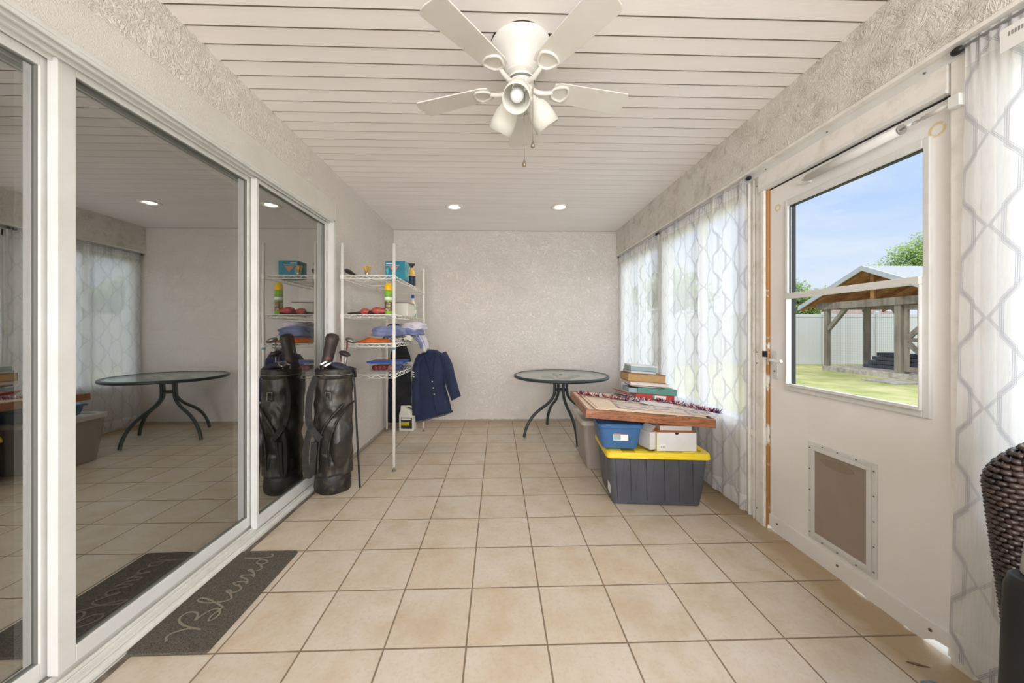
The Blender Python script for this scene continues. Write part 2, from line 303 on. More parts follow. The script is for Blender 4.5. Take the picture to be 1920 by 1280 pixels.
# ------------------------------------------------------------------ mesh builder
def resam(r, n):
    return [r[min(len(r)-1, int(i*(len(r)-1)/(n-1)))]*(1-(i*(len(r)-1)/(n-1)) % 1)+r[min(len(r)-1, int(i*(len(r)-1)/(n-1))+1)]*((i*(len(r)-1)/(n-1)) % 1) for i in range(n)] if n != len(r) else r
class MB:
    def __init__(s): s.bm = bmesh.new(); s.mats = []; s.cur = 0; s.M = Matrix.Identity(4); s.uv = None
    def mat(s, key):
        if key not in s.mats: s.mats.append(key)
        s.cur = s.mats.index(key); return s
    def v(s, p): return s.bm.verts.new(s.M @ Vector(p))
    def f(s, vs, smooth=False):
        try: fc = s.bm.faces.new(vs)
        except ValueError: return None
        fc.material_index = s.cur; fc.smooth = smooth; return fc
    def box(s, x0, x1, y0, y1, z0, z1):
        c = [s.v((x, y, z)) for z in (z0, z1) for y in (y0, y1) for x in (x0, x1)]
        for q in ((0, 2, 3, 1), (4, 5, 7, 6), (0, 1, 5, 4), (2, 6, 7, 3), (0, 4, 6, 2), (1, 3, 7, 5)): s.f([c[i] for i in q])
        return s
    def rings(s, rings, cap=True, smooth=True, closed=True):
        R = [[s.v(p) for p in r] for r in rings]; n = len(R[0])
        for a, b in zip(R, R[1:]):
            for i in range(n if closed else n-1):
                j = (i+1) % n; s.f([a[i], a[j], b[j], b[i]], smooth)
        if cap and closed:
            s.f(list(reversed(R[0]))); s.f(R[-1])
        return s
    def tube(s, path, r, seg=8, cap=True):
        path = [Vector(p) for p in path]; rr = resam(list(r), len(path)) if isinstance(r, (list, tuple)) else [r]*len(path)
        t0 = (path[1]-path[0]).normalized(); up = Vector((0, 0, 1)) if abs(t0.z) < .9 else Vector((1, 0, 0))
        a = t0.cross(up).normalized(); out = []
        for i, p in enumerate(path):
            if i == 0: t = path[1]-path[0]
            elif i == len(path)-1: t = path[-1]-path[-2]
            else: t = (path[i+1]-p).normalized()+(p-path[i-1]).normalized()
            t.normalize(); a = (a - t*a.dot(t)).normalized(); b = t.cross(a)
            out.append([p + a*rr[i]*math.cos(k*2*PI/seg) + b*rr[i]*math.sin(k*2*PI/seg) for k in range(seg)])
        return s.rings(out, cap)
    def lathe(s, prof, c=(0, 0, 0), seg=24, cap=True, ax=None):
        c = Vector(c); Q = Matrix.Identity(3) if ax is None else Vector((0, 0, 1)).rotation_difference(Vector(ax)).to_matrix()
        return s.rings([[c + Q @ Vector((r*math.cos(k*2*PI/seg), r*math.sin(k*2*PI/seg), z)) for k in range(seg)] for r, z in prof], cap)
    def prism(s, pts, z0, z1, smooth=False):
        return s.rings([[(x, y, z0) for x, y in pts], [(x, y, z1) for x, y in pts]], True, smooth)
    def ball(s, c, r, seg=12, sz=1.):
        n = seg//2; return s.lathe([(max(r*math.sin(PI*i/n), 1e-4), -r*sz*math.cos(PI*i/n)) for i in range(n+1)], c, seg)
    def sheet(s, fn, nu, nv, smooth=True, uvfn=None):
        g = [[s.v(fn(i/nu, j/nv)) for j in range(nv+1)] for i in range(nu+1)]
        if uvfn and s.uv is None: s.uv = s.bm.loops.layers.uv.new('UVMap')
        for i in range(nu):
            for j in range(nv):
                fc = s.f([g[i][j], g[i+1][j], g[i+1][j+1], g[i][j+1]], smooth)
                if uvfn and fc:
                    for lp, (a, b) in zip(fc.loops, ((i, j), (i+1, j), (i+1, j+1), (i, j+1))): lp[s.uv].uv = uvfn(a/nu, b/nv)
        return s
    def ribbon(s, pts, w, z):   # flat stroke in the xy plane
        pts = [Vector((x, y)) for x, y in pts]; L = []; R = []
        for i, p in enumerate(pts):
            t = (pts[min(i+1, len(pts)-1)]-pts[max(i-1, 0)]); t.normalize(); n = Vector((-t.y, t.x))
            L.append((p.x+n.x*w/2, p.y+n.y*w/2, z+i*2e-5)); R.append((p.x-n.x*w/2, p.y-n.y*w/2, z+i*2e-5))
        l = [s.v(p) for p in L]; r = [s.v(p) for p in R]
        for i in range(len(pts)-1): s.f([r[i], r[i+1], l[i+1], l[i]])
        return s
    def build(s, name, parent=None, loc=None, bevel=0, sub=0, solid=0, recalc=True, disp=None):
        if recalc: bmesh.ops.recalc_face_normals(s.bm, faces=s.bm.faces[:])
        if disp: # (amplitude, scale)
            for v in s.bm.verts: v.co += noise.noise_vector(v.co*disp[1])*disp[0]
        me = bpy.data.meshes.new(name); s.bm.to_mesh(me); s.bm.free()
        for k in s.mats: me.materials.append(MAT[k])
        o = bpy.data.objects.new(name, me); COL.objects.link(o)
        if loc is not None: o.location = loc
        if parent is not None: o.parent = parent
        if bevel:
            m = o.modifiers.new('b', 'BEVEL'); m.width = bevel; m.segments = 2; m.limit_method = 'ANGLE'; m.angle_limit = .6
        if solid:
            m = o.modifiers.new('s', 'SOLIDIFY'); m.thickness = solid; m.offset = 0
        if sub:
            m = o.modifiers.new('u', 'SUBSURF'); m.levels = sub; m.render_levels = sub
        return o
def mb(key): return MB().mat(key)
def tag(o, label=None, cat=None, group=None, kind=None):
    if label: o['label'] = label
    if cat: o['category'] = cat
    if group: o['group'] = group
    if kind: o['kind'] = kind
    return o
def root(name, loc, label, cat, group=None, rz=0):
    o = bpy.data.objects.new(name, None); COL.objects.link(o); o.location = loc; o.rotation_euler = (0, 0, rz)
    o.empty_display_size = .05
    return tag(o, label, cat, group)
def rooted(name, Mx, label, cat, group=None):
    o = root(name, (0, 0, 0), label, cat, group); o.matrix_world = Mx; return o
def st(o, label=None, cat=None): return tag(o, label, cat, kind='structure')
def sroot(name, loc, label, cat):
    o = root(name, loc, label, cat); o['kind'] = 'structure'; return o
def rrect(hx, hy, r, n=5, cx=0, cy=0):
    pts = []
    for (sx, sy, a0) in ((1, 1, 0), (-1, 1, 90), (-1, -1, 180), (1, -1, 270)):
        for k in range(n+1):
            a = math.radians(a0+90*k/n); pts.append((cx+sx*(hx-r)+r*math.cos(a), cy+sy*(hy-r)+r*math.sin(a)))
    return pts
def chaikin(p, n=2, closed=False):
    for _ in range(n):
        q = [] if closed else [p[0]]
        m = len(p)
        for i in range(m if closed else m-1):
            a, b = p[i], p[(i+1) % m]
            q += [tuple(x*.75+y*.25 for x, y in zip(a, b)), tuple(x*.25+y*.75 for x, y in zip(a, b))]
        if not closed: q.append(p[-1])
        p = q
    return p

# ------------------------------------------------------------------ the room
XL, XR, D, ZC = -1.364, 1.575, 4.71, 2.525
Y0 = -3.0
WX = 1.645
DY0_, DY1_ = 1.236, 2.106
b = mb('tile'); b.box(XL-.16, WX-.001, Y0, D+.1, -.1, 0); b.box(WX-.001, WX+.1, DY1_, D+.1, -.1, 0); b.box(WX-.001, WX+.1, Y0, DY0_, -.1, 0)
st(b.build('floor'), 'beige square ceramic tiles with grey brown grout', 'floor')
b = mb('stucco'); b.box(XL-.2, WX+.15, D, D+.15, -.1, 2.7)
st(b.build('wall_back'), 'white trowelled stucco wall at the far end', 'wall')
b = mb('stucco')
b.box(XL-.3, XL, 3.035, D, -.1, 2.7); b.box(XL-.3, XL, Y0, 3.035, 2.268, 2.7)
b.mat('stucco_fine'); b.box(XL-.3, XL-.002, Y0, 3.035, 2.112, 2.268)
b.mat('stucco'); b.box(XL-.3, XL, Y0, -.6, 0, 2.112)
st(b.build('wall_left'), 'white stucco wall around and beyond the sliding glass door', 'wall')
# right wall: stained stucco beam, panels under and between windows
b = mb('stucco_beam'); b.box(XR, XR+.25, Y0, D, 2.2, 2.7)
st(b.build('wall_right'), 'stained stucco beam above the windows and door', 'wall')
b = mb('trim_old')
for (a, c) in ((Y0, 1.165), (2.185, D)): b.box(WX, WX+.08, a, c, -.02, .55)
b.box(WX-.012, WX+.08, 2.2, D, .52, .56); b.box(WX-.012, WX+.08, Y0, 1.165, .52, .56)
for (a, c) in ((4.62, D), (3.47, 3.60), (2.185, 2.30), (1.13, 1.165), (Y0, .05)): b.box(WX, WX+.08, a, c, .55, 2.2)
b.box(WX, WX+.08, 2.3, D, 2.09, 2.2); b.box(WX, WX+.08, Y0, 1.13, 2.09, 2.2)
b.box(WX-.012, WX+.02, 3.50, 3.57, .0, 2.2)
for y in (2.215, 2.26): b.box(WX-.02, WX, y, y+.012, 0, 2.15)
st(b.build('wall_right_panels', bevel=.003), 'white metal panels below and between the windows', 'wall')
b = mb('trim_old'); b.box(XR+.004, WX+.01, Y0, D, 2.185, 2.205)
b.mat('bright_white'); b.box(WX-.03, WX+.01, Y0, D, 2.15, 2.187)
st(b.build('trim_1', bevel=.002), 'long white strip under the stained beam', 'trim')
# ceiling : lapped vinyl soffit boards
b = mb('soffit'); y = 1.487-.1014*44; k = 0
while y < D:
    y1 = min(y+.1014, D)
    prof = [(y+.0115, ZC+.002), (y+.0125, ZC-.001), (y1-.004, ZC-.006), (y1, ZC-.001)]
    b.mat('soffit'); b.rings([[(XL-.02, p, z) for p, z in prof]+[(XL-.02, y1, ZC+.03), (XL-.02, y+.0115, ZC+.03)],
             [(XR+.02, p, z) for p, z in prof]+[(XR+.02, y1, ZC+.03), (XR+.02, y+.0115, ZC+.03)]], True, False)
    b.mat('soffit_groove_shade'); b.box(XL-.02, XR+.02, y-.0005, y+.0112, ZC+.012, ZC+.03); b.box(XL-.02, XR+.02, y+.0098, y+.0113, ZC+.001, ZC+.012)  # thin dark strip paints shade on the groove face
    y += .1014
b.mat('soffit'); b.box(XL-.3, WX+.3, Y0-.3, D+.3, ZC+.03, 2.75)
st(b.build('ceiling'), 'white ribbed vinyl soffit boards running across', 'ceiling')
b = mb('soffit_groove_shade'); b.box(XL, XR, D-.006, D, ZC-.010, ZC-.004)  # corner shade is painted: strip takes the dark groove tone
st(b.build('trim_2'), 'thin trim with shade in its colour where back wall meets ceiling', 'trim')
b = mb('stucco'); b.box(XL-.3, WX+.15, Y0-.15, Y0, -.1, 2.7)
st(b.build('wall_rear'), 'stucco wall behind the viewer', 'wall')

# ---------------- sliding door
door = sroot('door_1', (-1.40, 1.5, 0), 'tall white framed sliding glass door of three panels', 'sliding door')
def dm(bb, name, par, **k):
    bb_o = bb.build(name, par, **k); bb_o.location = -Vector(par.location) if par.parent is None else (0, 0, 0); return bb_o
b = mb('bright_white')
b.box(-1.53, XL+.004, -.6, 3.02, 2.100, 2.116)              # head
for x, z in ((-1.372, 2.088), (-1.398, 2.083), (-1.437, 2.083), (-1.478, 2.083), (-1.53, 2.07)): b.box(x, x+.008, -.6, 3.0, z, 2.101)
for i, x in enumerate((-1.40, -1.44, -1.48, -1.53)): b.box(x, x+.028 if i else x+.036, 2.994-.004*i, 3.02, .0, 2.1)
b.box(-1.53, XL+.004, 3.003, 3.036, 0, 2.116)
dm(b, 'door_frame', door, bevel=.0015)
b = mb('white_metal'); b.box(-1.53, -1.366, -.6, 3.0, 0, .012)
for x, z in ((-1.372, .016), (-1.392, .024), (-1.402, .03), (-1.432, .03), (-1.442, .04), (-1.478, .045), (-1.53, .05)): b.box(x, x+.006, -.6, 3.0, .01, z)
b.box(-1.53, -1.50, -.6, 3.0, .012, .03); b.box(-1.50, -1.40, -.6, 3.0, .01, .018)
dm(b, 'door_track', door)
def ringbox(bb, x0, x1, a0, a1, c0, c1, w):
    for q in ((a0, a0+w, c0, c1), (a1-w, a1, c0, c1), (a0+w, a1-w, c0, c0+w), (a0+w, a1-w, c1-w, c1)): bb.box(x0, x1, *q)
def panel(xf, y0, y1, zb, zt, s0, s1, rb, rt, key='bright_white'):
    p = mb(key); t = .034
    p.box(xf-t, xf, y0, y0+s0, zb, zt); p.box(xf-t, xf, y1-s1, y1, zb, zt)
    p.box(xf-t, xf, y0+s0, y1-s1, zb, zb+rb); p.box(xf-t, xf, y0+s0, y1-s1, zt-rt, zt)
    o = p.build('door_panel', door, bevel=.002); o.location = -door.location
    g = mb('grey_seal'); a0, a1, c0, c1 = y0+s0, y1-s1, zb+rb, zt-rt; w = .004
    ringbox(g, xf-.026, xf-.006, a0, a1, c0, c1, w)
    g.build('seal', o)
    g = mb('slider_glass'); g.box(xf-.028, xf-.014, a0+.001, a1-.001, c0+.001, c1-.001)
    g.build('glass_pane', o)
    return o
panel(-1.455, 1.222, 2.165, .048, 2.098, .052, .045, .058, .030)
panel(-1.415, 2.135, 3.000, .028, 2.092, .022, .030, .072, .024)
panel(-1.497, -.55, 1.262, .045, 2.094, .05, .052, .058, .034)
b = mb('sill_grime')
b.box(XL-.004, XL+.022, -.5, 3.0, 0, .003)
st(b.build('trim_3'), 'grimy grey mortar line along the door track', 'trim')
# room behind the sliding door
b = mb('plank_floor'); b.box(-6, XL-.168, Y0, 6, -.06, -.012)
st(b.build('floor_inside'), 'dark plank floor behind the sliding glass', 'floor')
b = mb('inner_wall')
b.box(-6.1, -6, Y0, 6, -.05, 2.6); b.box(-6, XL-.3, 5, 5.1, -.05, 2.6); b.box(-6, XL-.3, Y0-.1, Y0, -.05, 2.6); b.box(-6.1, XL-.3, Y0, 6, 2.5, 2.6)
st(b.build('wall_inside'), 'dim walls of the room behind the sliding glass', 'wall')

# ---------------- entry door on the right
DY0, DY1 = 1.238, 2.104
d = sroot('door_2', (WX, 1.67, 0), 'white entry door with half window and pet flap', 'door')
def part(bb, name, par, base, **k):
    o = bb.build(name, par, **k); o.location = -Vector(base); return o
base = Vector((WX, 1.67, 0))
b = mb('door_paint')
wy0, wy1, wz0, wz1 = 1.31, 1.9775, .872, 1.915
py0, py1, pz0, pz1 = 1.52, 1.81, .14, .585
b.box(WX, WX+.04, DY0, wy0, .042, 2.04); b.box(WX, WX+.04, wy1, DY1, .042, 2.04)
b.box(WX, WX+.04, wy0, wy1, wz1, 2.04); b.box(WX, WX+.04, wy0, wy1, pz1, wz0)
b.box(WX, WX+.04, wy0, py0, .042, pz1); b.box(WX, WX+.04, py1, wy1, .042, pz1); b.box(WX, WX+.04, py0, py1, .042, pz0)
part(b, 'door_leaf', d, base)
b = mb('door_paint'); sw = [(DY0, .092), (DY0, .040), (DY0+.05, .034), (DY0+.09, .002), (1.30+.06, .002), (1.38, .006), (1.40, .002), (1.52, .002), (1.56, .009), (1.62, .003), (1.70, .002), (2.04, .002), (DY1, .022), (DY1, .092)]; b.rings([[(WX-.008, y_, z_) for y_, z_ in sw], [(WX, y_, z_) for y_, z_ in sw]], True, False)
o = part(b, 'bottom_sweep', d, base, bevel=.002)
s_ = mb('screw')
for yy in (1.30, 1.67, 2.04): s_.lathe([(.006, 0), (.006, .003)], (WX-.011, yy, .06), 10, ax=(1, 0, 0))
s_.build('screw', o)
b = mb('bright_white')
for q in ((1.299, 1.321, .858, 1.93), (1.960, 1.979, .858, 1.93), (1.321, 1.960, .858, .858+.026), (1.321, 1.960, 1.93-.034, 1.93)): b.box(WX-.014, WX+.010, *q)
wf = part(b, 'window_frame', d, base, bevel=.003)
b = mb('bright_white'); b.box(WX-.03, WX-.002, 1.3211, 1.9599, 1.372, 1.402); b.box(WX-.026, WX-.002, 1.3211, 1.327, .8841, 1.372); b.box(WX-.026, WX-.002, 1.955, 1.9599, .8841, 1.372); b.box(WX-.026, WX-.002, 1.327, 1.955, .8841, .898)
b.build('lower_sash', wf, bevel=.002)
b = mb('seal'); b.box(WX-.003, WX+.004, 1.9575, 1.9598, 1.403, 1.893); b.box(WX-.003, WX+.004, 1.3215, 1.957, 1.892, 1.8955); b.box(WX+.0105, WX+.045, 1.972, 1.9774, .875, 1.912); b.box(WX+.0105, WX+.045, 1.312, 1.972, 1.903, 1.912)
b.build('window_seal', wf)
b = mb('clear_glass'); b.box(WX+.005, WX+.008, 1.3205, 1.9605, .885, 1.897); b.build('glass_pane', wf)
b = mb('bright_white')
def ringbox(bb, x0, x1, a0, a1, c0, c1, w):
    for q in ((a0, a0+w, c0, c1), (a1-w, a1, c0, c1), (a0+w, a1-w, c0, c0+w), (a0+w, a1-w, c1-w, c1)): bb.box(x0, x1, *q)
ringbox(b, WX-.008, WX, 1.494, 1.832, .112, .612, .018); ringbox(b, WX-.014, WX, 1.512, 1.814, .13, .594, .02)
pf = part(b, 'pet_door', d, base, bevel=.002)
b = mb('flap'); b.box(WX-.007, WX+.004, 1.5325, 1.7935, .1505, .5735); fl = b.build('pet_flap', pf)
b = mb('flap_mark'); b.M = Matrix.Translation((WX-.0085, 1.675, .535)) @ Matrix.Diagonal((1, 1, .25, 1)); b.lathe([(.085, 0), (.085, .001)], (0, 0, 0), 28, ax=(1, 0, 0)); b.build('flap_grip', fl)
b = mb('screw')
for yy, zz in [(1.503, z) for z in (.14, .25, .36, .47, .58)]+[(1.823, z) for z in (.14, .25, .36, .47, .58)]+[(y_, .121) for y_ in (1.58, 1.67, 1.75)]+[(y_, .603) for y_ in (1.58, 1.67, 1.75)]: b.lathe([(.0035, 0), (.0035, .002)], (WX-.010, yy, zz), 8, ax=(1, 0, 0))
b.build('screws', pf)
# handle
b = mb('bright_white'); b.prism(rrect(.018, .085, .017, 6), 0, .008)
ho = b.build('door_handle', d); ho.matrix_local = Matrix.Translation(Vector((WX-.001, 2.058, .99))-base) @ Matrix(((0, 0, -1, 0), (1, 0, 0, 0), (0, 1, 0, 0), (0, 0, 0, 1)))
b = mb('bright_white'); b.tube(chaikin([(0, .03, 0), (0, .03, .045), (-.035, .032, .055), (-.075, .022, .055), (-.105, .032, .054)], 3), .009, 10)
b.build('lever', ho)
b = mb('screw'); b.lathe([(.006, 0), (.006, .003)], (0, -.035, .008), 10); b.build('keyhole', ho)
# closer
b = mb('bright_white'); za, zb_ = (1.63, 1.993), (1.36, 1.993)
b.tube([(WX-.04, 1.80, 1.985), (WX-.04, 1.375, 1.992)], .0185, 14); b.tube([(WX-.04, 1.80, 1.985), (WX-.04, 1.83, 1.985)], [.012, .006], 12)
cl = part(b, 'door_closer', d, base)
b = mb('chrome'); b.tube([(WX-.04, 1.375, 1.992), (WX-.04, 1.19, 1.995)], .0045, 8); b.lathe([(.019, 0), (.019, .006)], (WX-.04, 1.366, 1.992), 16, ax=(0, 1, 0)); b.build('piston_rod', cl)
b = mb('bright_white'); b.tube([(WX-.05, 1.345, 1.990), (WX-.03, 1.33, 1.998)], .006, 8); b.box(WX-.052, WX-.002, 1.185, 1.215, 1.975, 2.015); b.tube([(WX-.04, 1.30, 1.994), (WX-.04, 1.2, 1.995)], .008, 8); b.build('jamb_bracket', cl)
b = mb('white_metal'); b.box(WX-.045, WX, 1.82, 1.85, 1.972, 1.998); b.build('leaf_bracket', cl)
b = mb('yellow_mark')
b.M = Matrix.Translation((WX-.0006, 1.285, 1.945)); b.lathe([(.028, 0), (.018, 0)], (0, 0, 0), 20, False, ax=(-1, 0, 0))
b.M = Matrix.Translation((WX-.0006, 2.045, 1.915)); b.lathe([(.022, 0), (.012, 0)], (0, 0, 0), 20, False, ax=(-1, 0, 0))
part(b, 'glue_mark', d, base, recalc=False)
# door surround
b = mb('trim_old')
b.box(WX-.03, WX+.03, 1.235, 2.165, 2.047, 2.15); b.mat('bright_white'); b.box(WX-.034, WX-.03, 1.235, 2.165, 2.047, 2.063)
b.mat('trim_old'); b.box(WX-.018, WX+.08, 2.118, 2.20, 0, 2.15); b.box(WX-.026, WX+.0, 2.125, 2.15, 0, 2.05)
b.box(WX-.024, WX+.08, 1.165, 1.228, 0, 2.15)
b.mat('seal'); b.box(WX-.004, WX+.05, 1.235, 2.11, 2.0415, 2.0475); b.box(WX-.002, WX+.05, 2.1035, 2.1045, .02, 2.04)  # dark strips stand in for shadow gaps above and beside the leaf
b.mat('bare_wood'); b.box(WX-.016, WX+.05, 2.1046, 2.1185, 0, 2.045)
b.mat('trim_old')
st(b.build('trim_4', bevel=.002), 'worn white casing around the entry door with bare brown wood edge', 'trim')
b = mb('black'); b.box(WX-.03, WX-.0165, 2.106, 2.13, 1.035, 1.07); 
tag(b.build('latch_strike'), 'small black strike piece on worn door jamb', 'latch')
b = mb('screw')
for yy, zz in ((2.19, 2.10), (2.19, 1.06), (2.19, .99), (2.19, .08)): b.lathe([(.004, 0), (.004, .003)], (WX-.021, yy, zz), 8, ax=(1, 0, 0))
for yy in (1.3, 1.7, 2.1): b.lathe([(.004, 0), (.004, .003)], (WX-.033, yy, 2.166), 8, ax=(1, 0, 0))
st(b.build('trim_5'), 'small screws in the door casing', 'trim')
b = mb('patio'); b.box(WX+.0, WX+.5, DY0+.0, DY1-.0, -.09, -.003)
st(b.build('floor_threshold'), 'pale door sill showing under the entry door', 'threshold')

# ---------------- windows on the right
def window(n, y0, y1, mul, label):
    bs = Vector((WX, (y0+y1)/2, .56)); r = sroot('window_%d' % n, bs, label, 'window')
    q = mb('bright_white'); ringbox(q, WX+.005, WX+.07, y0, y1, .55, 2.10, .035)
    for m_ in mul: q.box(WX+.01, WX+.06, m_-.025, m_+.025, .58, 2.07)
    part(q, 'window_frame', r, bs, bevel=.003)
    q = mb('clear_glass'); q.box(WX+.035, WX+.038, y0+.03, y1-.03, .58, 2.07); part(q, 'glass_pane', r, bs)
window(1, 3.60, 4.62, (4.11,), 'white sliding window behind the farthest sheer curtains')
window(2, 2.30, 3.47, (2.86,), 'white sliding window just beyond the entry door')
window(3, .05, 1.13, (.5,), 'white window nearest the wicker chair behind sheer curtain')

def curtain(y0, y1, label, ph, gather=1.15, zt=2.178, zb=.035, xm=1.598, amp=.020, flare=0, group=None, wave=9):
    rnd = random.Random(ph); ks = [(rnd.uniform(.7, 1.3)*wave, rnd.uniform(0, 6), rnd.uniform(.5, 1)) for _ in range(3)]
    L = y1-y0
    def fn(u, v):
        z = zb+(zt-zb)*v; y = y0+L*u
        y += (1-v)*flare*(1 if u < .5 else -1)*abs(u-.5)*2
        s = sum(a*math.sin(k*y*2*PI*.45*2+p+.35*math.sin(z*3+p)) for k, p, a in ks)/2.2
        top = max(0, (v-.93)/.07)
        x = xm+amp*s*(1-.5*top)+.006*math.sin(y*260)*min(1, max(0, (v-.9)/.08))
        if abs(z-2.165) < .02: x = xm + (x-xm)*.6
        return (min(x, WX-.008), y, z+.004*math.sin(y*50+ph)*(1 if v < .01 else 0))
    q = mb('sheer'); q.sheet(fn, int(L*150), 60, True, lambda u, v: (ph*.37+L*u*gather, (zt-zb)*v))
    o = q.build('sheer_curtain', recalc=False); tag(o, label, 'curtain', group); return o
curtain(4.085, 4.655, 'sheer trellis curtain panel touching the back wall corner', 1)
curtain(3.487, 4.115, 'sheer trellis curtain panel hanging second from the back wall', 2)
curtain(2.775, 3.452, 'sheer trellis curtain panel behind the stacked books', 3)
curtain(2.245, 2.81, 'sheer trellis curtain panel beside the entry door jamb', 4, gather=1.1)
cn = curtain(.12, 1.172, 'large sheer trellis curtain beside the wicker chair', 5, gather=1.12, amp=.014, flare=-.05, wave=4)
b = mb('white'); b.box(1.566, 1.5675, 1.0, 1.065, 2.055, 2.125); b.mat('book_grey')
for k in range(5): b.box(1.5652, 1.566, 1.015+k*.007, 1.019+k*.007, 2.095, 2.108)
b.build('care_tag', cn)
def rod(y0, y1, label):
    r = root('curtain_rod', (1.598, (y0+y1)/2, 2.165), label, 'curtain rod')
    q = mb('rod'); q.tube([(0, y0-(y0+y1)/2, 0), (0, y1-(y0+y1)/2, 0)], .006, 8); q.build('rod', r)
    for s in (y0, y1):
        q = mb('black'); q.lathe([(.003, -.018), (.011, -.012), (.014, 0), (.011, .012), (.003, .018)], (0, s-(y0+y1)/2, 0), 12, ax=(0, 1, 0)); q.build('finial', r)
rod(3.545, 4.672, 'thin curtain rod with black ends at the farthest window')
rod(2.225, 3.50, 'thin curtain rod with black ends between post and entry door')
rod(.1, 1.192, 'thin curtain rod with black end above the wicker chair')

# ---------------- recessed lights
for i, (x, y, l) in enumerate(((-.465, 3.832, 'left of the two lit recessed ceiling lights near the back wall'), (.666, 3.80, 'right of the two lit recessed ceiling lights near the back wall'))):
    r = root('recessed_light', (x, y, ZC), l, 'ceiling light', 'recessed ceiling lights')
    q = mb('fan_white'); q.lathe([(.098, -.003), (.100, -.008), (.085, -.012), (.066, -.009), (.062, .004)], (0, 0, 0), 32, False); q.build('trim_ring', r)
    q = mb('lamp_on'); q.lathe([(.0005, -.0055), (.055, -.0052), (.062, .0)], (0, 0, 0), 28, False); q.build('lens', r)

# ---------------- ceiling fan
FX, FY, FZ = .109, 1.668, 2.34
fan = root('ceiling_fan', (FX, FY, ZC), 'white five blade ceiling fan with three frosted lamp shades', 'ceiling fan')
q = mb('fan_white'); q.lathe([(.138, 0), (.143, -.010), (.141, -.024), (.118, -.048), (.098, -.070), (.084, -.095), (.076, -.118), (.074, -.132), (.078, -.138), (.076, -.144), (.02, -.145)], (0, 0, 0), 44)
q.mat('seal'); q.lathe([(.1445, -.001), (.1445, -.004)], (0, 0, .001), 40)
q.build('motor_housing', fan)
q = mb('fan_white'); q.lathe([(.045, -.142), (.045, -.150), (.060, -.153), (.066, -.160), (.064, -.170), (.05, -.172)], (0, 0, 0), 32); 
hub = q.build('hub', fan)
q = mb('grey_seal'); q.lathe([(.0645, -.168), (.066, -.172), (.058, -.176)], (0, 0, 0), 32, False); q.build('gap_ring', hub)
def blade(par, ang):
    r0, r1 = .155, .525
    prof = []
    for i in range(13):
        t = i/12; x = r0+(r1-r0)*t; w = .056+.016*t
        if t < .08: w *= .82+2.2*t
        prof.append((x, w))
    tip = [(r1+.012, w*.86) for w in (.068,)]
    up = [(x, w) for x, w in prof]+[(r1+.014, .052), (r1+.020, .02)]
    pts = up+[(x, -w) for x, w in reversed(up)]
    q = mb('fan_blade'); q.prism(pts, -.003, .003)
    o = q.build('blade', par, bevel=.0015)
    Mx = Matrix.Translation((0, 0, FZ-ZC)) @ Matrix.Rotation(PI/2-ang, 4, 'Z') @ Matrix.Rotation(math.radians(-7), 4, 'X')
    o.matrix_local = Mx
    k = mb('fan_white')
    k.tube(chaikin([(.045, 0, -.005), (.085, 0, -.022), (.125, 0, -.016), (.155, 0, -.006)], 2), [.013, .009], 8)
    loop = chaikin([(.150, 0, -.006), (.160, .030, -.006), (.205, .046, -.006), (.222, .040, -.006), (.238, .0, -.006), (.222, -.040, -.006), (.205, -.046, -.006), (.160, -.030, -.006)], 2, True)
    k.tube(loop+[loop[0]], .006, 6, False)
    k.build('blade_bracket', o)
for a in (3, 76, 148, 220, 291): blade(fan, math.radians(a+.5))
q = mb('fan_white'); q.lathe([(.056, -.172), (.062, -.178), (.060, -.215), (.050, -.232), (.028, -.244), (.001, -.247)], (0, 0, 0), 32); kit = q.build('light_kit', fan)
def shade(ang):
    dxy = Vector((math.sin(ang), math.cos(ang), 0)); ax = (dxy*.62+Vector((0, 0, -.78))).normalized()
    p0 = dxy*.045+Vector((0, 0, -.212)); 
    q = mb('fan_white'); q.tube([p0, p0+ax*.035], [.014, .024], 12); q.tube([p0+ax*.035, p0+ax*.05], .027, 14); q.build('lamp_socket', kit)
    q = mb('frosted'); c = p0+ax*.042
    q.lathe([(.030, 0), (.044, .012), (.054, .04), (.059, .08), (.061, .125), (.058, .125), (.056, .08), (.050, .04), (.038, .014)], c, 28, False, ax=ax); q.build('lamp_shade', fan)
    q = mb('bulb'); q.ball(c+ax*.078, .030, 18); q.tube([c, c+ax*.05], .012, 10); q.build('bulb', fan)
for a in (192, 66, 318): shade(math.radians(a))
for (x, y, z0, z1) in ((.010, -.068, -.20, -.560), (.052, -.030, -.17, -.455)):
    q = mb('chain'); q.tube([(x, y, z0), (x, y, z1)], .0013, 6); q.lathe([(.001, 0), (.005, -.012), (.0095, -.024), (.008, -.033), (.001, -.037)], (x, y, z1), 12); q.build('pull_chain', fan)

# ---------------- doormat
mt = root('doormat', (-1.22, 1.65, 0), 'grey brown doormat with cursive lettering beside the sliding door track', 'doormat')
q = mb('mat_pile'); q.prism(rrect(.147, .304, .015, 4), .0005, .010); q.build('pile', mt, loc=(0, 0, 0))
